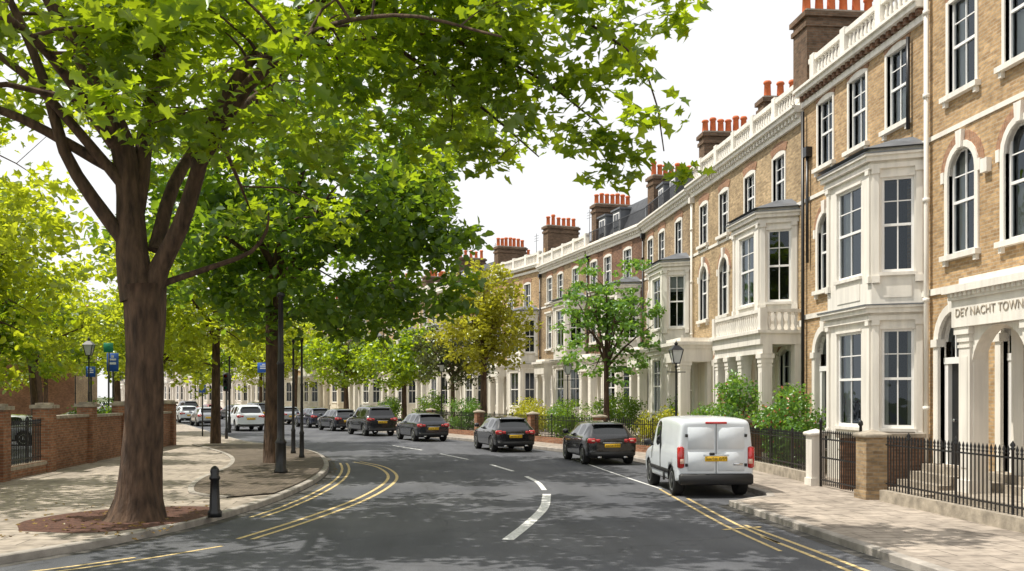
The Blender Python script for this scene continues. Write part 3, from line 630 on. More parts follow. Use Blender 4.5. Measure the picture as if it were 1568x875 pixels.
mb=MB(); mb.box(10.3,12.4,22.75,22.92,0,1.35,'brown'); mb.box(10.2,12.45,22.7,22.95,1.35,1.44,'stone'); mb.obj('garden_wall')
mb=MB(); WX=-10.65
def lw(y0,y1,h):
    mb.box(WX-.12,WX+.12,y0,y1,0,h,'red'); mb.box(WX-.17,WX+.17,y0,y1,h,h+.09,'stone')
for y0,y1,h in ((30.9,34.2,1.66),(34.8,38.1,1.62),(38.7,45.7,1.56)): lw(y0,y1,h)
for y in (27.2,30.6,34.5,38.4,46.0):
    mb.box(WX-.25,WX+.25,y-.25,y+.25,0,1.98,'red'); mb.box(WX-.32,WX+.32,y-.32,y+.32,1.98,2.08,'stone'); mb.box(WX-.2,WX+.2,y-.2,y+.2,2.08,2.14,'stone')
lw(27.45,30.35,.35)
mb.box(WX-.12,WX+.12,15,26.95,0,1.6,'red')
mb.obj('brick_garden_wall')
railing('iron_railing',[(WX,27.5),(WX,30.3)],h=1.2,zb=.1,plinth=.36,pk='red')
# ------------------------------------------------------------ street furniture
def bollard(x,y):
    mb=MB(); mb.lathe(0,0,[(.13,0),(.13,.1),(.10,.14),(.085,.5),(.08,.68),(.10,.70),(.10,.74),(.075,.77),(.085,.85),(.07,.9),(.03,.94),(.001,.95)],'iron',16); mb.obj('bollard',None,TR(x,y,.12))
bollard(-3.55,18.85)
def lamp(x,y,H=4.0,s=1,base=.1,rot=0):
    mb=MB(); b=base
    mb.lathe(0,0,[(b*1.6,0),(b*1.6,.12),(b*1.2,.18),(b*1.1,.75),(b*1.3,.8),(b*.7,.92),(b*.45,1.1),(b*.38,H*.5),(b*.5,H*.5+.05),(b*.35,H*.5+.1),(b*.3,H-.85),(b*.6,H-.82),(b*.3,H-.76),(b*.3,H-.68)],'iron',12)
    mb.box(-.32,.32,-.015,.015,H-1.0,H-.97,'iron')
    z0=H-.68
    vs=[]
    for r,z in ((.10,z0),(.19,z0+.42)): vs+=[(r,r,z),(-r,r,z),(-r,-r,z),(r,-r,z)]
    mb.add(vs,[(0,1,5,4),(1,2,6,5),(2,3,7,6),(3,0,4,7)],'lamp')
    for sx,sy in ((1,1),(-1,1),(-1,-1),(1,-1)): mb.tube([(sx*.10,sy*.10,z0),(sx*.19,sy*.19,z0+.42)],[.02,.02],'iron',5)
    mb.box(-.11,.11,-.11,.11,z0-.03,z0,'iron')
    mb.add([(.22,.22,z0+.42),(-.22,.22,z0+.42),(-.22,-.22,z0+.42),(.22,-.22,z0+.42),(.07,.07,z0+.58),(-.07,.07,z0+.58),(-.07,-.07,z0+.58),(.07,-.07,z0+.58)],[(0,1,5,4),(1,2,6,5),(2,3,7,6),(3,0,4,7),(4,5,6,7),(3,2,1,0)],'iron')
    mb.lathe(0,0,[(.05,z0+.58),(.07,z0+.64),(.02,z0+.7),(.001,z0+.78)],'iron',8)
    return mb.obj('street_lamp',None,TR(x,y,.12,rot))
def post(x,y,H,b):
    mb=MB(); mb.lathe(0,0,[(b*1.7,0),(b*1.7,.1),(b*1.35,.16),(b*1.3,.85),(b*1.5,.9),(b*.95,1.0),(b*.9,1.3),(b*.85,H*.6),(b*1.05,H*.6+.04),(b*.75,H*.6+.1),(b*.6,H-.15),(b*1.1,H-.12),(b*.9,H-.04),(b*.2,H)],'iron',14)
    return mb.obj('lamp_post',None,TR(x,y,.12))
lamp(8.85,32.3,4.0); lamp(8.1,50.2,4.0)
post(-3.62,29.0,5.2,.115); post(-4.35,38.6,4.4,.06); post(-3.75,35.9,4.3,.06)
lamp(2.2,66,4.5); post(-10.6,60.8,4.6,.07); lamp(-13.2,43,4.6)
def sign(x,y,H,w,h,k,rot=0,wh=True):
    mb=MB(); mb.lathe(0,0,[(.04,0),(.04,H)],'iron',8); mb.bbox(-w/2,w/2,-.07,-.04,H-h,H,k,.008)
    if wh: mb.box(-w*.3,w*.3,-.078,-.0702,H-h*.62,H-h*.5,'pwhite'); mb.box(-w*.3,w*.3,-.078,-.0702,H-h*.4,H-h*.3,'pwhite'); mb.box(-w*.12,w*.12,-.078,-.0702,H-h*.25,H-h*.12,'pwhite')
    mb.obj('traffic_sign',None,TR(x,y,.1,rot))
sign(-12.8,45,4.1,.5,.8,'blue'); sign(-13.6,44.6,3.5,.4,.45,'blue'); sign(-12.75,44.2,4.5,.4,.4,'green',wh=False)
sign(-13,92,5.2,1.1,.9,'blue'); sign(-11.2,56,2.9,.35,.5,'blue')
def signal(x,y,H=3.4,rot=0):
    mb=MB(); mb.lathe(0,0,[(.08,0),(.08,.5),(.05,.55),(.05,H)],'iron',10); mb.bbox(-.14,.14,-.22,-.02,H-.95,H,'plastic',.03)
    for i,k in enumerate(('tail','plastic','green')):
        z=H-.17-.3*i; mb.M=Matrix.Translation((0,-.22,z))@Matrix.Rotation(R(90),4,'X'); mb.lathe(0,0,[(.10,-.01),(.10,.10),(.085,.10),(.085,.012)],'plastic',14,cap=False); mb.lathe(0,0,[(.085,.004),(.001,.016)],k,14); mb.M=Matrix()
    mb.obj('traffic_light',None,TR(x,y,.12,rot))
signal(-9.3,52.5); signal(-11.6,66.5,3.6)
# ------------------------------------------------------------ vehicles
def loft_car(kind,paint):
    if kind=='hatch':
        L=4.2; ST=[(0,.34,.78,.82,.78,.62),(.05,.25,.90,.94,.84,.68),(.14,.22,.95,1.02,.87,.70),(.52,.20,.97,1.34,.885,.60),(.72,.20,.97,1.41,.89,.61),(.80,.20,.97,1.42,.89,.61),(1.5,.20,.96,1.455,.89,.61),(1.58,.20,.96,1.455,.89,.61),(2.35,.20,.95,1.42,.89,.60),(2.5,.20,.95,1.38,.89,.61),(3.12,.20,.94,1.0,.885,.70),(3.55,.2,.88,.93,.87,.70),(3.92,.2,.78,.83,.84,.66),(4.12,.22,.66,.70,.78,.60),(4.2,.32,.56,.60,.68,.5)]
        rg=(2,3); fg=(9,); sw=(3,5,7,9); wheels=(.74,3.36); wr=.33
    elif kind=='suv':
        L=4.6; ST=[(0,.42,.95,1.0,.84,.68),(.05,.32,1.05,1.1,.90,.74),(.12,.30,1.08,1.16,.92,.76),(.36,.28,1.1,1.58,.93,.66),(.5,.28,1.1,1.68,.935,.67),(.6,.28,1.1,1.69,.935,.67),(1.6,.28,1.08,1.72,.935,.67),(1.68,.28,1.08,1.72,.935,.67),(2.6,.28,1.06,1.69,.935,.66),(2.75,.28,1.06,1.65,.935,.66),(3.35,.28,1.05,1.14,.93,.74),(3.8,.28,1.0,1.06,.92,.74),(4.25,.28,.92,.97,.89,.70),(4.5,.3,.8,.84,.84,.64),(4.6,.42,.7,.74,.74,.55)]
        rg=(2,3); fg=(9,); sw=(3,5,7,9); wheels=(.82,3.7); wr=.37
    elif kind=='van':
        L=4.35; ST=[(0,.42,1.1,1.70,.84,.72),(.04,.30,1.1,1.78,.89,.77),(.10,.28,1.1,1.81,.905,.78),(.5,.26,1.1,1.84,.91,.78),(1.2,.26,1.1,1.85,.91,.78),(1.9,.26,1.1,1.84,.91,.77),(1.98,.26,1.08,1.84,.91,.77),(2.7,.26,1.04,1.80,.91,.74),(2.85,.26,1.04,1.75,.91,.74),(3.5,.26,1.0,1.10,.90,.74),(3.85,.26,.93,1.0,.88,.72),(4.1,.26,.82,.88,.85,.68),(4.28,.28,.70,.74,.78,.6),(4.35,.36,.6,.64,.68,.5)]
        rg=(); fg=(8,); sw=(6,8); wheels=(.72,3.4); wr=.34
    mb=MB(); vs=[];fs=[];ms=[]
    nR=9
    def ring(s):
        x,zb,zs,zr,w,wr_=s
        h=[(0,zb),(w*.82,zb),(w*.97,zb+.10),(w,(zb+zs)/2+.03),(w*.985,zs-.06),(w*.955,zs),(wr_+.03,zr-.06),(wr_-.03,zr-.012),(wr_*.35,zr+.02)]
        return [(x,y,z) for y,z in h]+[(x,-y,z) for y,z in h[1:][::-1]]
    K=len(ring(ST[0]))
    for s in ST: vs+=ring(s)
    for j in range(len(ST)-1):
        for i in range(K):
            i2=(i+1)%K; ii=i if i<nR-1 else (K-1-i)
            k='P'
            if ii in(0,1): k='B'
            if ii==5 and (j in sw): k='G'
            top=(i in (7,8,9))
            if top and ((j in rg[:1]) or (j in fg)): k='G'
            fs.append((j*K+i,j*K+i2,(j+1)*K+i2,(j+1)*K+i)); ms.append(k)
    for (o,rev) in ((0,False),((len(ST)-1)*K,True)):
        for i in range(nR-1):
            a=o+i; b=o+i+1; c=o+((K-(i+1))%K); d=o+((K-i)%K)
            f=(a,b,c,d) if i>0 else (a,b,c)
            if rev: f=f[::-1]
            fs.append(f); ms.append('B' if i==0 else 'P')
    me=bpy.data.meshes.new('body'); me.from_pydata(vs,[],fs)
    mats={'P':paint,'B':'plastic','G':'cglass'}
    for q in ('P','B','G'): me.materials.append(M[mats[q]])
    me.polygons.foreach_set('material_index',['PBG'.index(q) for q in ms]); me.polygons.foreach_set('use_smooth',[True]*len(ms)); me.update()
    import bmesh
    bm=bmesh.new(); bm.from_mesh(me); bmesh.ops.recalc_face_normals(bm,faces=bm.faces)
    cl=bm.edges.layers.float.get('crease_edge') or bm.edges.layers.float.new('crease_edge')
    for e in bm.edges:
        mi={f.material_index for f in e.link_faces}
        if len(mi)>1: e[cl]=.75
        elif abs(e.verts[0].co.x-e.verts[1].co.x)<1e-4 and e.verts[0].co.x<.001 and kind=='van': e[cl]=.3
    bm.to_mesh(me); bm.free()
    ob=bpy.data.objects.new('tmp',me); COL.objects.link(ob)
    sm=ob.modifiers.new('s','SUBSURF'); sm.levels=2; sm.render_levels=2
    cut=MB()
    for wx in wheels:
        for sy in (1,-1):
            n=24; r=wr+.055; v=[];f=[]
            for yy in (.58*sy,1.2*sy):
                for i in range(n): a=2*math.pi*i/n; v.append((wx+r*math.cos(a),yy,wr+r*math.sin(a)))
            for i in range(n): f.append((i,(i+1)%n,(i+1)%n+n,i+n))
            f.append(tuple(range(n))[::-1]); f.append(tuple(range(n,2*n))); cut.add(v,f,'plastic')
    co=cut.obj('cut')
    bm=bmesh.new(); bm.from_mesh(co.data); bmesh.ops.recalc_face_normals(bm,faces=bm.faces); bm.to_mesh(co.data); bm.free()
    bo=ob.modifiers.new('b','BOOLEAN'); bo.object=co; bo.operation='DIFFERENCE'; bo.solver='EXACT'
    try: bo.material_mode='TRANSFER'
    except Exception: pass
    dg=bpy.context.evaluated_depsgraph_get(); ev=bpy.data.meshes.new_from_object(ob.evaluated_get(dg))
    bpy.data.objects.remove(ob); bpy.data.objects.remove(co)
    kmap={m_.name:k for k,m_ in M.items()}
    names=[kmap[m_.name] if m_ else 'plastic' for m_ in ev.materials]
    vv=[v.co[:] for v in ev.vertices]; mb.v.extend(vv)
    for pl in ev.polygons:
        mb.f.append(tuple(pl.vertices)); mb.m.append(mb.mi(names[min(pl.material_index,len(names)-1)])); mb.sm.append(True)
    for wx in wheels:
        for sy in (1,-1):
            mb.M=Matrix.Translation((wx,sy*.84,wr))@Matrix.Rotation(R(-90*sy),4,'X')
            mb.lathe(0,0,[(wr*.6,.01),(wr*.66,.035),(wr*.9,.04),(wr*.98,.02),(wr,-.02),(wr,-.17),(wr*.95,-.2),(.1,-.2)],'tyre',28)
            mb.lathe(0,0,[(wr*.64,.03),(wr*.6,.0),(wr*.58,-.05),(.05,-.05)],'plastic',24)
            mb.lathe(0,0,[(.055,.02),(.05,.03),(.001,.032)],'alloy',12)
            mb.lathe(0,0,[(wr*.66,.034),(wr*.62,.042),(wr*.58,.03)],'alloy',28,cap=False)
            for q in range(5):
                a=q*2*math.pi/5; c,s=math.cos(a),math.sin(a); w2=.028
                P=[(c*.04-s*w2,s*.04+c*w2),(c*.04+s*w2,s*.04-c*w2),(c*wr*.62+s*w2*1.3,s*wr*.62-c*w2*1.3),(c*wr*.62-s*w2*1.3,s*wr*.62+c*w2*1.3)]
                mb.prism_z(P,.0,.028,'alloy')
            mb.M=Matrix()
    if kind=='van':
        mb.bbox(-.09,.12,-.86,.86,.30,.56,'plastic',.04)
        mb.box(-.014,.05,-.006,.006,.56,1.72,'plastic')
        for sy in (1,-1):
            y0,y1=sorted((sy*.05,sy*.66)); mb.bbox(-.012,.02,y0,y1,1.12,1.62,paint,.006); mb.bbox(-.012,.02,y0,y1,.62,1.06,paint,.006)
            y0,y1=sorted((sy*.74,sy*.895)); mb.bbox(-.035,.10,y0,y1,.68,1.18,'tail',.03); mb.bbox(-.04,.05,sy*.8-.05,sy*.8+.05,.78,.90,'amber',.01)
            for zz in (.72,1.4): mb.bbox(-.03,.02,sy*.69-.03,sy*.69+.03,zz,zz+.07,'plastic',.008)
            mb.bbox(1.4,1.5,sy*.905-.02,sy*.905+.02,.3,.5,'plastic',.01)
            mb.bbox(.95,3.0,sy*.905-.012,sy*.905+.012,.50,.60,'plastic',.008)
            mb.box(1.86,1.875,sy*.895-.022,sy*.895+.022,.56,1.5,'plastic')
        mb.bbox(-.045,.0,.04,.16,.98,1.04,'plastic',.01); mb.bbox(-.03,.03,-.25,.25,1.70,1.75,'tail',.01)
        mb.bbox(-.03,.0,-.26,.26,.84,.955,'plate',.004); mb.bbox(-.025,.0,-.3,.3,.96,1.0,paint,.006)
        mb.bbox(-.03,0,-.62,-.4,.75,.80,'chrome',.006)
        ytx=-.032; pz=.897; mx=2.95; mz=1.1
    else:
        zs=ST[1][2]; w=ST[1][4]
        for sy in (1,-1):
            y0,y1=sorted((sy*(w-.27),sy*(w+.005))); mb.bbox(-.02,.22,y0,y1,zs-.16,zs+.01,'tail',.035)
            y0,y1=sorted((sy*(w-.42),sy*(w-.28))); mb.bbox(-.012,.05,y0,y1,zs-.13,zs-.02,'tail',.015)
            mb.bbox(-.03,.02,sy*(w-.17)-.06,sy*(w-.17)+.06,zs-.1,zs-.05,'amber',.01)
            mb.bbox(-.03,.04,sy*.55-.07,sy*.55+.07,.33,.37,'tail',.01)
            y0,y1=sorted((sy*.38,sy*.52)); mb.bbox(-.045,.05,y0,y1,.24,.30,'chrome',.01)
            for dx in (ST[5][0]+.35,ST[7][0]+.25): mb.bbox(dx,dx+.16,sy*ST[6][4]*.985-.012,sy*ST[6][4]*.985+.012,ST[6][2]-.14,ST[6][2]-.11,paint,.008)
        mb.bbox(-.035,.10,-w+.08,w-.08,.30,.46,'plastic',.035)
        mb.bbox(-.025,.02,-.27,.27,zs-.30,zs-.18,'plate',.004)
        mb.bbox(-.022,.03,-.34,.34,zs-.165,zs-.135,'chrome',.006)
        i=3; mb.bbox(ST[i][0]-.12,ST[i][0]+.2,-.56,.56,ST[i][3]+.0,ST[i][3]+.05,paint,.02)
        mb.tube([(.12,.02,zs+.10),(.25,-.3,zs+.17)],[.012,.008],'plastic',5)
        if kind=='suv':
            for sy in (1,-1): mb.tube([(.6,sy*.60,1.72),(.8,sy*.62,1.76),(2.3,sy*.62,1.76),(2.5,sy*.6,1.72)],[.018]*4,'chrome',6)
        ytx=-.028; pz=zs-.24; mx=ST[10][0]-.45; mz=ST[10][2]+.07
    for sy in (1,-1):
        mb.bbox(mx-.07,mx+.08,sy*1.0-.1,sy*1.0+.1,mz-.02,mz+.14,'plastic' if kind=='van' else paint,.035); mb.tube([(mx,sy*.86,mz-.02),(mx,sy*.95,mz+.03)],[.025,.025],'plastic',6)
        hz=ST[-3][2]-.06; y0,y1=sorted((sy*.5,sy*.80)); mb.bbox(L-.35,L-.10,y0,y1,hz-.1,hz+.06,'amber',.04)
    mb.bbox(L-.12,L-.005,-.4,.4,.34,.5,'plastic',.03)
    rr=random.Random(3)
    for i in range(7):
        y=.21-i*.068-(.03 if i>3 else 0)
        mb.box(ytx-.004,ytx,y-.022,y-.012,pz-.035,pz+.035,'plastic')
        mb.box(ytx-.004,ytx,y+.010,y+.020,pz-.035 if rr.random()<.6 else pz,pz+.035,'plastic')
        mb.box(ytx-.004,ytx,y-.012,y+.010,pz+.025,pz+.034,'plastic') if rr.random()<.5 else mb.box(ytx-.004,ytx,y-.012,y+.010,pz-.005,pz+.005,'plastic')
    return mb.mesh(kind+'_vehicle')
CM={}
def car(kind,paint,x,y,head,name='parked_car'):
    key=(kind,paint)
    if key not in CM: CM[key]=loft_car(kind,paint)
    o=bpy.data.objects.new(name,CM[key]); COL.objects.link(o); o.matrix_world=TR(x,y,.005,90+head); return o
car('van','pwhite',7.05,22.3,-2.5,'parked_van')
car('hatch','pblack',6.85,33.0,4); car('hatch','pblack',4.42,40.8,10); car('hatch','pgrey',1.29,50.6,17); car('suv','pblack',-1.45,57.6,20)
car('hatch','pgrey',-3.9,65.7,22); car('hatch','pnavy',-6.1,72.6,24); car('hatch','psilver',-9.2,81,24); car('suv','pgrey',-12.6,89,25); car('hatch','pblack',-16,97,25); car('hatch','pred',-19.8,105.5,25); car('suv','pblack',-24,114,25)
car('suv','pwhite',-10.2,66.5,20); car('hatch','psilver',-14.9,77,20); car('hatch','pwhite',-18.2,86,23); car('hatch','pblack',-21.6,93.5,24); car('hatch','pgrey',-25,101,24); car('suv','psilver',-28.3,109,24); car('hatch','pblack',-33,119,24); car('hatch','pwhite',-37,128,24)
car('van','pwhite',-21,44,100,'parked_van'); car('suv','pgrey',-19,36,95); car('hatch','psilver',-17,49,95); car('suv','pblack',-23,52,95); car('hatch','pgrey',-15,53,100); car('hatch','pwhite',-26,62,95); car('hatch','pblack',-17,60,105)
# ------------------------------------------------------------ foliage
T10=np.array([(0,0,0),(-.34,.08,.06),(-.22,.30,.03),(-.48,.50,.09),(-.16,.62,.03),(0,1,-.08),(.16,.62,.03),(.48,.50,.09),(.22,.30,.03),(.34,.08,.06)],float)
P10=[(0,5,4,3,2,1),(0,9,8,7,6,5)]
T6=np.array([(0,0,0),(-.36,.35,.08),(-.26,.75,.05),(0,1,-.05),(.26,.75,.05),(.36,.35,.08)],float); P6=[(0,3,2,1),(0,5,4,3)]
def leaves(name,cen,rad,per,size,mat,parent,tmpl=T6,pol=P6,flat=.6,tilt=.7,shade=None,seed=1):
    g=np.random.default_rng(seed); cen=np.asarray(cen,float); nC=len(cen); rad=np.broadcast_to(np.asarray(rad,float),(nC,))
    idx=np.repeat(np.arange(nC),per); n=len(idx)
    d=g.normal(size=(n,3)); d/=np.linalg.norm(d,axis=1)[:,None]+1e-9; d*=(g.random(n)**.45)[:,None]; d[:,2]*=flat
    pos=cen[idx]+d*rad[idx][:,None]
    yaw=g.random(n)*2*np.pi; t1=g.normal(size=n)*tilt; t2=g.normal(size=n)*tilt*.7-.25
    sz=size*g.uniform(.6,1.25,n)
    cs=lambda a:(np.cos(a),np.sin(a))
    V=tmpl[None,:,:]*sz[:,None,None]
    x,y,z=V[...,0],V[...,1],V[...,2]
    c,s=cs(t1[:,None]); x,z=x*c+z*s,-x*s+z*c
    c,s=cs(t2[:,None]); y,z=y*c-z*s,y*s+z*c
    c,s=cs(yaw[:,None]); x,y=x*c-y*s,x*s+y*c
    V=np.stack([x,y,z],-1)+pos[:,None,:]
    k=len(tmpl); Vf=V.reshape(-1,3)
    base=(np.arange(n)*k)[:,None]
    loops=np.concatenate([base+np.array(p)[None,:] for p in pol],axis=1).reshape(-1)
    tot=sum(len(p) for p in pol); st=[];a=0
    for p in pol: st.append(a); a+=len(p)
    starts=((np.arange(n)*tot)[:,None]+np.array(st)[None,:]).reshape(-1)
    me=bpy.data.meshes.new(name); me.vertices.add(len(Vf)); me.vertices.foreach_set('co',Vf.reshape(-1).astype(np.float32))
    me.loops.add(len(loops)); me.loops.foreach_set('vertex_index',loops.astype(np.int32))
    me.polygons.add(len(starts)); me.polygons.foreach_set('loop_start',starts.astype(np.int32))
    me.update(calc_edges=True); me.validate()
    cs_=g.random(nC) if shade is None else np.asarray(shade)
    sh=np.clip(cs_[idx]*.55+g.random(n)*.45,0,1)
    at=me.attributes.new('shade','FLOAT','POINT'); at.data.foreach_set('value',np.repeat(sh,k).astype(np.float32))
    me.materials.append(M[mat])
    o=bpy.data.objects.new(name,me); COL.objects.link(o); o.parent=parent; return o
def ell(n,c,r,seed,shell=.5,zmin=None,f=None,zmax=None):
    g=np.random.default_rng(seed); out=[]
    ph=g.random(4)*6.28
    while len(out)<n:
        d=g.normal(size=3); d/=np.linalg.norm(d)
        az=math.atan2(d[1],d[0]); k=1+.14*math.sin(2*az+ph[0])+.10*math.sin(3*az+ph[1]+2*d[2])+.10*math.sin(5*d[2]+ph[2])
        d*=g.random()**shell*k
        p=np.array(c)+d*np.array(r)
        if zmin is not None and p[2]<zmin+.5*math.sin(1.3*p[0]+ph[3])+.4*math.sin(1.7*p[1]): continue
        if zmax is not None and p[2]>zmax: continue
        if f and not f(p): continue
        out.append(p)
    return out
def branches(mb,limbs,cl,frac=.6,r0=.045,seed=2):
    rr=random.Random(seed); nodes=[]
    for P,rad in limbs:
        P=[Vector(q) for q in P]
        for i in range(len(P)-1):
            for t in (0,.25,.5,.75): nodes.append((P[i].lerp(P[i+1],t),rad[i]+(rad[i+1]-rad[i])*t))
        nodes.append((P[-1],rad[-1]))
    cl=sorted(cl,key=lambda c:min((Vector(c)-q[0]).length for q in nodes))
    for c in cl:
        if rr.random()>frac: continue
        c=Vector(c); q=min(nodes,key=lambda q:(c-q[0]).length+ (2 if q[0].z>c.z+1 else 0)+(.5 if q[1]<.03 else 0))
        L=(c-q[0]).length
        if L<.3: continue
        r=min(q[1]*.7,r0*(.5+L/3)); m1=q[0].lerp(c,.35)+Vector((rr.uniform(-.15,.15),rr.uniform(-.15,.15),.12))*L*.6; m2=q[0].lerp(c,.7)+Vector((rr.uniform(-.1,.1),rr.uniform(-.1,.1),.10))*L*.5
        mb.tube([q[0],m1,m2,c],[r,r*.75,r*.5,max(.006,r*.22)],'bark',5)
        nodes.append((m2,r*.5)); nodes.append((m1,r*.7))
def limb(mb,P,r,n=9,w=.03):
    Q=catmull([Vector(q) for q in P],.45)
    k=len(Q)-1; rad=[]
    for i in range(len(Q)):
        t=i/k*(len(r)-1); a=int(min(t,len(r)-2)); rad.append(r[a]+(r[a+1]-r[a])*(t-a))
    mb.tube(Q,rad,'bark',n,w); return (Q,rad)
bx,by=-4.87,18.6
e=empty('plane_tree'); mb=MB(); LM=[]
tr=[(bx,by,.05),(bx+.02,by,.35),(bx+.06,by,1.25),(bx+.14,by,2.4),(bx+.15,by,3.6),(bx+.11,by,4.35)]
TQ=catmull([Vector(q) for q in tr],.16)
mb.tube(TQ,list(np.interp(np.linspace(0,1,len(TQ)),[0,.04,.1,.28,.55,.82,1],[.60,.51,.43,.35,.32,.33,.38])),'bark',28,.055)
LM.append(limb(mb,[(bx+.05,by,4.1),(bx-.08,by+.0,4.9),(bx-.16,by+.1,6.0),(bx-.3,by,7.0),(bx-.75,by-.3,8.1),(bx-1.25,by-.8,9.2),(bx-1.9,by-1.3,10.8),(bx-2.3,by-1.5,12.0)],[.33,.28,.23,.20,.16,.13,.09,.04],14,.05))
LM.append(limb(mb,[(bx+.18,by-.02,4.1),(bx+.42,by-.05,4.7),(bx+.8,by-.2,5.4),(bx+1.05,by-.2,6.2),(bx+1.4,by-.4,7.2),(bx+2.1,by-.8,8.2),(bx+3.4,by-1.2,9.2),(bx+4.6,by-1.5,10.2)],[.24,.17,.15,.13,.11,.09,.07,.03],12,.04))
LM.append(limb(mb,[(bx-.1,by,5.3),(bx+.0,by+.2,6.3),(bx+.05,by+.4,7.3),(bx+.25,by+.5,8.6),(bx+.4,by+.8,10.2),(bx+.3,by+1,12.0)],[.18,.16,.13,.10,.08,.04],10))
LM.append(limb(mb,[(bx-.1,by,5.0),(bx-.75,by-.1,5.9),(bx-1.2,by-.2,6.7),(bx-1.45,by-.4,7.8),(bx-1.9,by-.5,9.0),(bx-2.6,by-.6,10.4)],[.14,.12,.10,.08,.06,.03],10))
LM.append(limb(mb,[(bx-.2,by,6.1),(bx-.9,by-.3,7.0),(bx-1.7,by-.6,7.9),(bx-2.5,by-1,8.4),(bx-3.8,by-1.4,9.0)],[.11,.09,.07,.05,.03],8))
LM.append(limb(mb,[(bx+.35,by,4.35),(bx+.7,by+.1,4.5),(bx+1.4,by+.1,4.75),(bx+2.0,by+.1,5.0),(bx+2.28,by+.1,5.4),(bx+2.3,by+.2,5.75)],[.075,.06,.05,.04,.03,.015],8))
LM.append(limb(mb,[(bx+.3,by+.1,5.0),(bx+.5,by+.6,6.3),(bx+.9,by+1.6,7.5),(bx+1.6,by+2.8,8.6),(bx+2.0,by+4,9.4)],[.14,.12,.10,.07,.03],8))
LM.append(limb(mb,[(bx+1.1,by-.25,6.4),(-2.4,17.7,8.1),(0.3,16.7,9.3),(2.6,15.8,9.4),(4.3,15.2,8.6)],[.11,.08,.055,.04,.015],8))
LM.append(limb(mb,[(-2.2,17.6,8.2),(0.2,17.3,8.6),(2.0,16.6,7.8),(3.2,16.2,6.8)],[.07,.05,.03,.012],6))
LM.append(limb(mb,[(-0.4,17.3,8.5),(1.2,17.2,7.4),(2.2,16.7,6.4)],[.04,.028,.01],6))
LM.append(limb(mb,[(1.4,16.2,9.4),(2.8,16.2,8.6),(3.8,15.7,7.6),(4.1,15.7,6.3)],[.035,.025,.018,.01],6))
LM.append(limb(mb,[(-3.4,17.9,7.2),(-1.8,15.6,7.8),(-.2,13.8,7.6),(1.2,12.8,7.0)],[.08,.05,.03,.015],6))
LM.append(limb(mb,[(-5.2,18.3,6.8),(-5.6,16.4,7.7),(-5.8,14.4,7.8),(-5.6,12.8,7.4)],[.10,.08,.05,.015],6))
LM.append(limb(mb,[(-5.2,18.6,6.4),(-7.2,18.3,7.4),(-9.2,18,7.5),(-10.8,18,6.8)],[.11,.08,.05,.015],6))
def vis(p):
    r=math.hypot(p[0]-bx,p[1]-by); return p[2]>6.9-.2*min(r,7) and p[2]<11.8
cl=ell(215,(-4.0,17.8,9.0),(7.2,6.4,3.9),5,.42,None,vis)
ov=[]
g=np.random.default_rng(8)
for P,rad in LM[7:11]:
    for q in P[2:]:
        for _ in range(2):
            if q.x>-1.5: ov.append((q.x+g.normal()*.35,q.y+g.normal()*.5,q.z+g.normal()*.3))
for _ in range(24): ov.append((g.uniform(-1,3.7),g.uniform(15.3,17.3),g.uniform(8.5,9.7)))
for _ in range(30): ov.append((g.uniform(-1,2.2),g.uniform(15,17.2),g.uniform(6.4,8.6)))
for _ in range(12): ov.append((g.uniform(1.5,3.9),g.uniform(15.5,16.5),g.uniform(5.9,8)))
branches(mb,LM,cl+ov,.8)
mb.obj('trunk_and_branches',e)
leaves('foliage',cl,g.uniform(.55,1.0,len(cl)),54,.27,'leafA',e,T10,P10,flat=.5,tilt=.55,seed=4)
leaves('overhanging_foliage',ov,g.uniform(.38,.62,len(ov)),24,.25,'leafA',e,T10,P10,flat=.6,tilt=.6,seed=9,shade=g.random(len(ov))*.9)
def tree(name,x,y,H,cr,ch,zc,leaf,size,nC,per,trunk=.25,seed=1,limbs=6,crad=.9,lean=0,zmin=None,frac=.5,tmpl=(T6,P6),bx=0,by=0,tilt=.7,flat=.6,shell=.42,zmax=None):
    e=empty(name,TR(x,y,.1)); mb=MB(); rr=random.Random(seed); LL=[]
    zf=zc-ch*.55
    LL.append(limb(mb,[(0,0,-.1),(lean*.2,0,zf*.5),(lean*.6,.05,zf),(lean+bx*.4,by*.4,zc),(lean+bx,by,zc+ch*.6)],[trunk*1.25,trunk,trunk*.85,trunk*.45,trunk*.12],12,.04))
    for i in range(limbs):
        a=2*math.pi*(i+rr.random()*.6)/limbs; rr_=cr*rr.uniform(.55,.8); z0=zf*rr.uniform(.8,1.1); zt=zc+ch*rr.uniform(-.2,.5)
        LL.append(limb(mb,[(lean*.5,0,z0),(math.cos(a)*rr_*.4+bx*.3,math.sin(a)*rr_*.4,z0+(zt-z0)*.5),(math.cos(a)*rr_*.8+bx*.7,math.sin(a)*rr_*.8,z0+(zt-z0)*.85),(math.cos(a)*rr_+bx,math.sin(a)*rr_+by,zt)],[trunk*.5,trunk*.35,trunk*.2,trunk*.08],7))
    cl=ell(nC,(bx,by,zc),(cr,cr,ch),seed,shell,zmin,None,zmax)
    branches(mb,LL,cl,frac,seed=seed,r0=.035)
    mb.obj('trunk_and_branches',e)
    g=np.random.default_rng(seed)
    leaves('foliage',cl,g.uniform(crad*.65,crad*1.15,nC),per,size,leaf,e,tmpl[0],tmpl[1],flat=flat,tilt=tilt,seed=seed)
    return e
def copytree(src,name,x,y,s,rot,sz=None):
    e=empty(name,TR(x,y,.1,rot)@Matrix.Diagonal((s,s,sz or s,1)))
    for c in src.children:
        o=bpy.data.objects.new(c.name.split('.')[0],c.data); COL.objects.link(o); o.parent=e
    return e
tB=tree('plane_tree',-4.4,33.4,14,6.3,4.2,8.2,'leafB',.30,285,66,.27,21,7,1.0,zmin=4.3,bx=1.3,zmax=11.4)
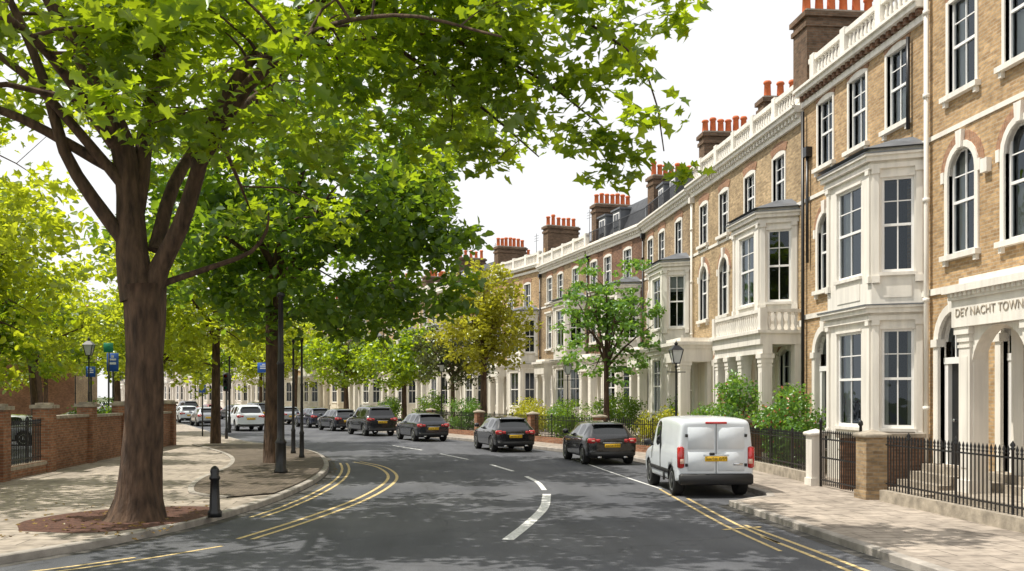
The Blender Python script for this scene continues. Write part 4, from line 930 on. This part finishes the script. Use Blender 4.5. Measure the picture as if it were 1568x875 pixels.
tC=tree('plane_tree',-13.2,24.5,11,5.2,3.4,7.8,'leafL',.27,120,48,.25,22,6,.95,zmin=4.7,tmpl=(T10,P10))
tD=tree('plane_tree',-8.9,47.5,11,5.0,4.2,7.6,'leafL',.30,190,52,.2,23,6,1.0,zmin=3.4)
tE=tree('street_tree',-18,45,9,3.5,2.8,5.9,'leafA',.30,90,50,.16,24,5,.95,lean=.6,zmin=3.0)
tE2=tree('street_tree',-18.5,52,9,4.0,3.1,5.9,'leafL',.30,100,45,.18,29,5,.95,lean=-.5,zmin=2.8)
copytree(tE2,'street_tree',-23.5,41,1.15,140,1.0); copytree(tE2,'street_tree',-26,74,1.2,10)
copytree(tD,'plane_tree',-16.5,36,1.0,300)
tree('young_tree',8.9,44.2,8,2.8,3.2,5.6,'leafF',.2,120,34,.13,31,8,.55,zmin=2.9,frac=.95,flat=.35,shell=.6)
tree('yellow_tree',4.7,62,10.5,2.7,3.6,7.0,'leafY',.26,170,42,.2,32,7,.75,zmin=3.3,frac=.9)
tree('bronze_tree',3.0,67,7,2.6,2.2,4.7,'leafR',.24,80,40,.16,33,5,.8,zmin=2.6)
tG=tree('street_tree',-.3,76.5,9,3.6,2.8,5.2,'leafA',.32,110,45,.2,34,5,.95,zmin=2.6)
copytree(tG,'street_tree',-5.5,90,1.1,50); copytree(tE2,'street_tree',-11.5,103,1.25,140); copytree(tD,'plane_tree',-17,118,1.0,30); copytree(tG,'street_tree',-25,132,1.3,220)
copytree(tD,'plane_tree',-14.6,60,.85,240,.8); copytree(tG,'street_tree',-23,82,1.3,80); copytree(tD,'plane_tree',-34,98,.9,10); copytree(tD,'plane_tree',-45,125,1,70); copytree(tG,'street_tree',-47,96,1.6,70); copytree(tD,'plane_tree',-40,75,1.2,200)
def shrub(name,x,y,rx,ry,h,leaf,n,size=.09,per=40,seed=3,extra=None):
    e=empty(name,TR(x,y,.12))
    c=ell(n,(0,0,h*.5),(rx,ry,h*.5),seed,.35,.05)
    mb=MB()
    for q in c[:14]: mb.tube([(q[0]*.15,q[1]*.15,0),(q[0]*.5,q[1]*.5,q[2]*.5),tuple(q)],[.018,.012,.005],'bark',4)
    mb.obj('stems',e)
    leaves('foliage',c,.26*min(1.4,h),per,size,leaf,e,seed=seed,flat=.8,tilt=.9)
    if extra: leaves('flowers',c[::3],.36,6,size*.8,extra,e,seed=seed+1,flat=.8,tilt=1)
shrub('flowering_shrub',11.3,28.6,.75,1.4,2.6,'leafF',100,.12,45,41,'flower')
shrub('flowering_shrub',11.0,32.6,.8,1.6,2.9,'leafF',90,.12,40,42,'flower')
shrub('flowering_shrub',10.9,36.3,.7,1.2,1.9,'leafF',50,.10,40,54,'flower')
shrub('yellow_shrub',10.2,39.0,.9,1.4,1.7,'leafY',70,.10,45,43)
shrub('clipped_hedge',9.7,45.6,1.3,1.5,2.3,'leafB',140,.09,55,44)
shrub('clipped_hedge',8.0,48.4,1.0,1.1,2.0,'leafB',80,.09,50,45)
shrub('yellow_shrub',6.4,53.0,1.3,1.9,2.1,'leafY',100,.11,45,46)
shrub('clipped_hedge',8.0,51.8,.8,1.2,1.8,'leafF',60,.1,45,47)
shrub('clipped_hedge',3.6,61.0,1.1,1.6,2.0,'leafF',70,.12,45,48)
shrub('clipped_hedge',1.6,67.5,1.0,1.6,2.3,'leafB',70,.12,45,49)
shrub('clipped_hedge',-1.5,74,1.1,2,2.1,'leafB',70,.14,40,50)
shrub('clipped_hedge',11.3,41.5,.8,1.4,2.0,'leafB',70,.1,45,51)
shrub('clipped_hedge',-12.0,26,.9,2.8,2.2,'leafB',130,.11,50,52)
shrub('clipped_hedge',-11.8,40,.8,5,1.8,'leafB',150,.12,50,53)
g=np.random.default_rng(5); c=[]
for i in range(260): c.append((g.normal(-4.6,1.6),g.normal(18.6,1.5),.14))
c=[q for q in c if q[0]<-3.9 and q[1]>16]
for i in range(120):
    q=LK[rng.randrange(40,len(LK)//3+30)]; c.append((q.x+g.uniform(.02,.35),q.y+g.uniform(-.3,.3),.012))
leaves('fallen_leaves',c,.02,1,.09,'dead',None,T10,P10,flat=.05,tilt=.12,seed=6)
# ------------------------------------------------------------ light
w=bpy.data.worlds.new('World'); scene.world=w; w.use_nodes=True; nt=w.node_tree; nt.nodes.clear()
out=N(nt,'ShaderNodeOutputWorld'); bg=N(nt,'ShaderNodeBackground'); sky=N(nt,'ShaderNodeTexSky'); sky.sky_type='NISHITA'; sky.sun_disc=False
EL=62; AZ=(-0.93,0.14)
sky.sun_elevation=R(EL); sky.sun_rotation=math.atan2(AZ[0],AZ[1]); sky.air_density=1; sky.dust_density=3
mx=N(nt,'ShaderNodeMix',data_type='RGBA'); mx.inputs[0].default_value=.86; mx.inputs[7].default_value=(10.2,10.15,10.1,1)
nt.links.new(sky.outputs[0],mx.inputs[6]); nt.links.new(mx.outputs[2],bg.inputs[0]); nt.links.new(bg.outputs[0],out.inputs[0]); bg.inputs[1].default_value=.112
sd=bpy.data.lights.new('sun','SUN'); sd.energy=5.0; sd.angle=R(.53); sd.color=(1,.945,.85)
so=bpy.data.objects.new('sun',sd); COL.objects.link(so)
h=math.hypot(*AZ); d=Vector((AZ[0]/h*math.cos(R(EL)),AZ[1]/h*math.cos(R(EL)),math.sin(R(EL))))
so.rotation_euler=d.to_track_quat('Z','Y').to_euler(); so.location=(-20,0,40)
# ------------------------------------------------------------ camera
cd=bpy.data.cameras.new('camera'); cam=bpy.data.objects.new('camera',cd); COL.objects.link(cam); scene.camera=cam
cd.lens=35; cd.sensor_width=36; cd.shift_y=.107; cd.clip_end=2000
cam.location=(0,0,2.37); cam.rotation_euler=(R(90),0,R(-5.96))
scene.view_settings.view_transform='Standard'; scene.view_settings.look='None'; scene.view_settings.exposure=0
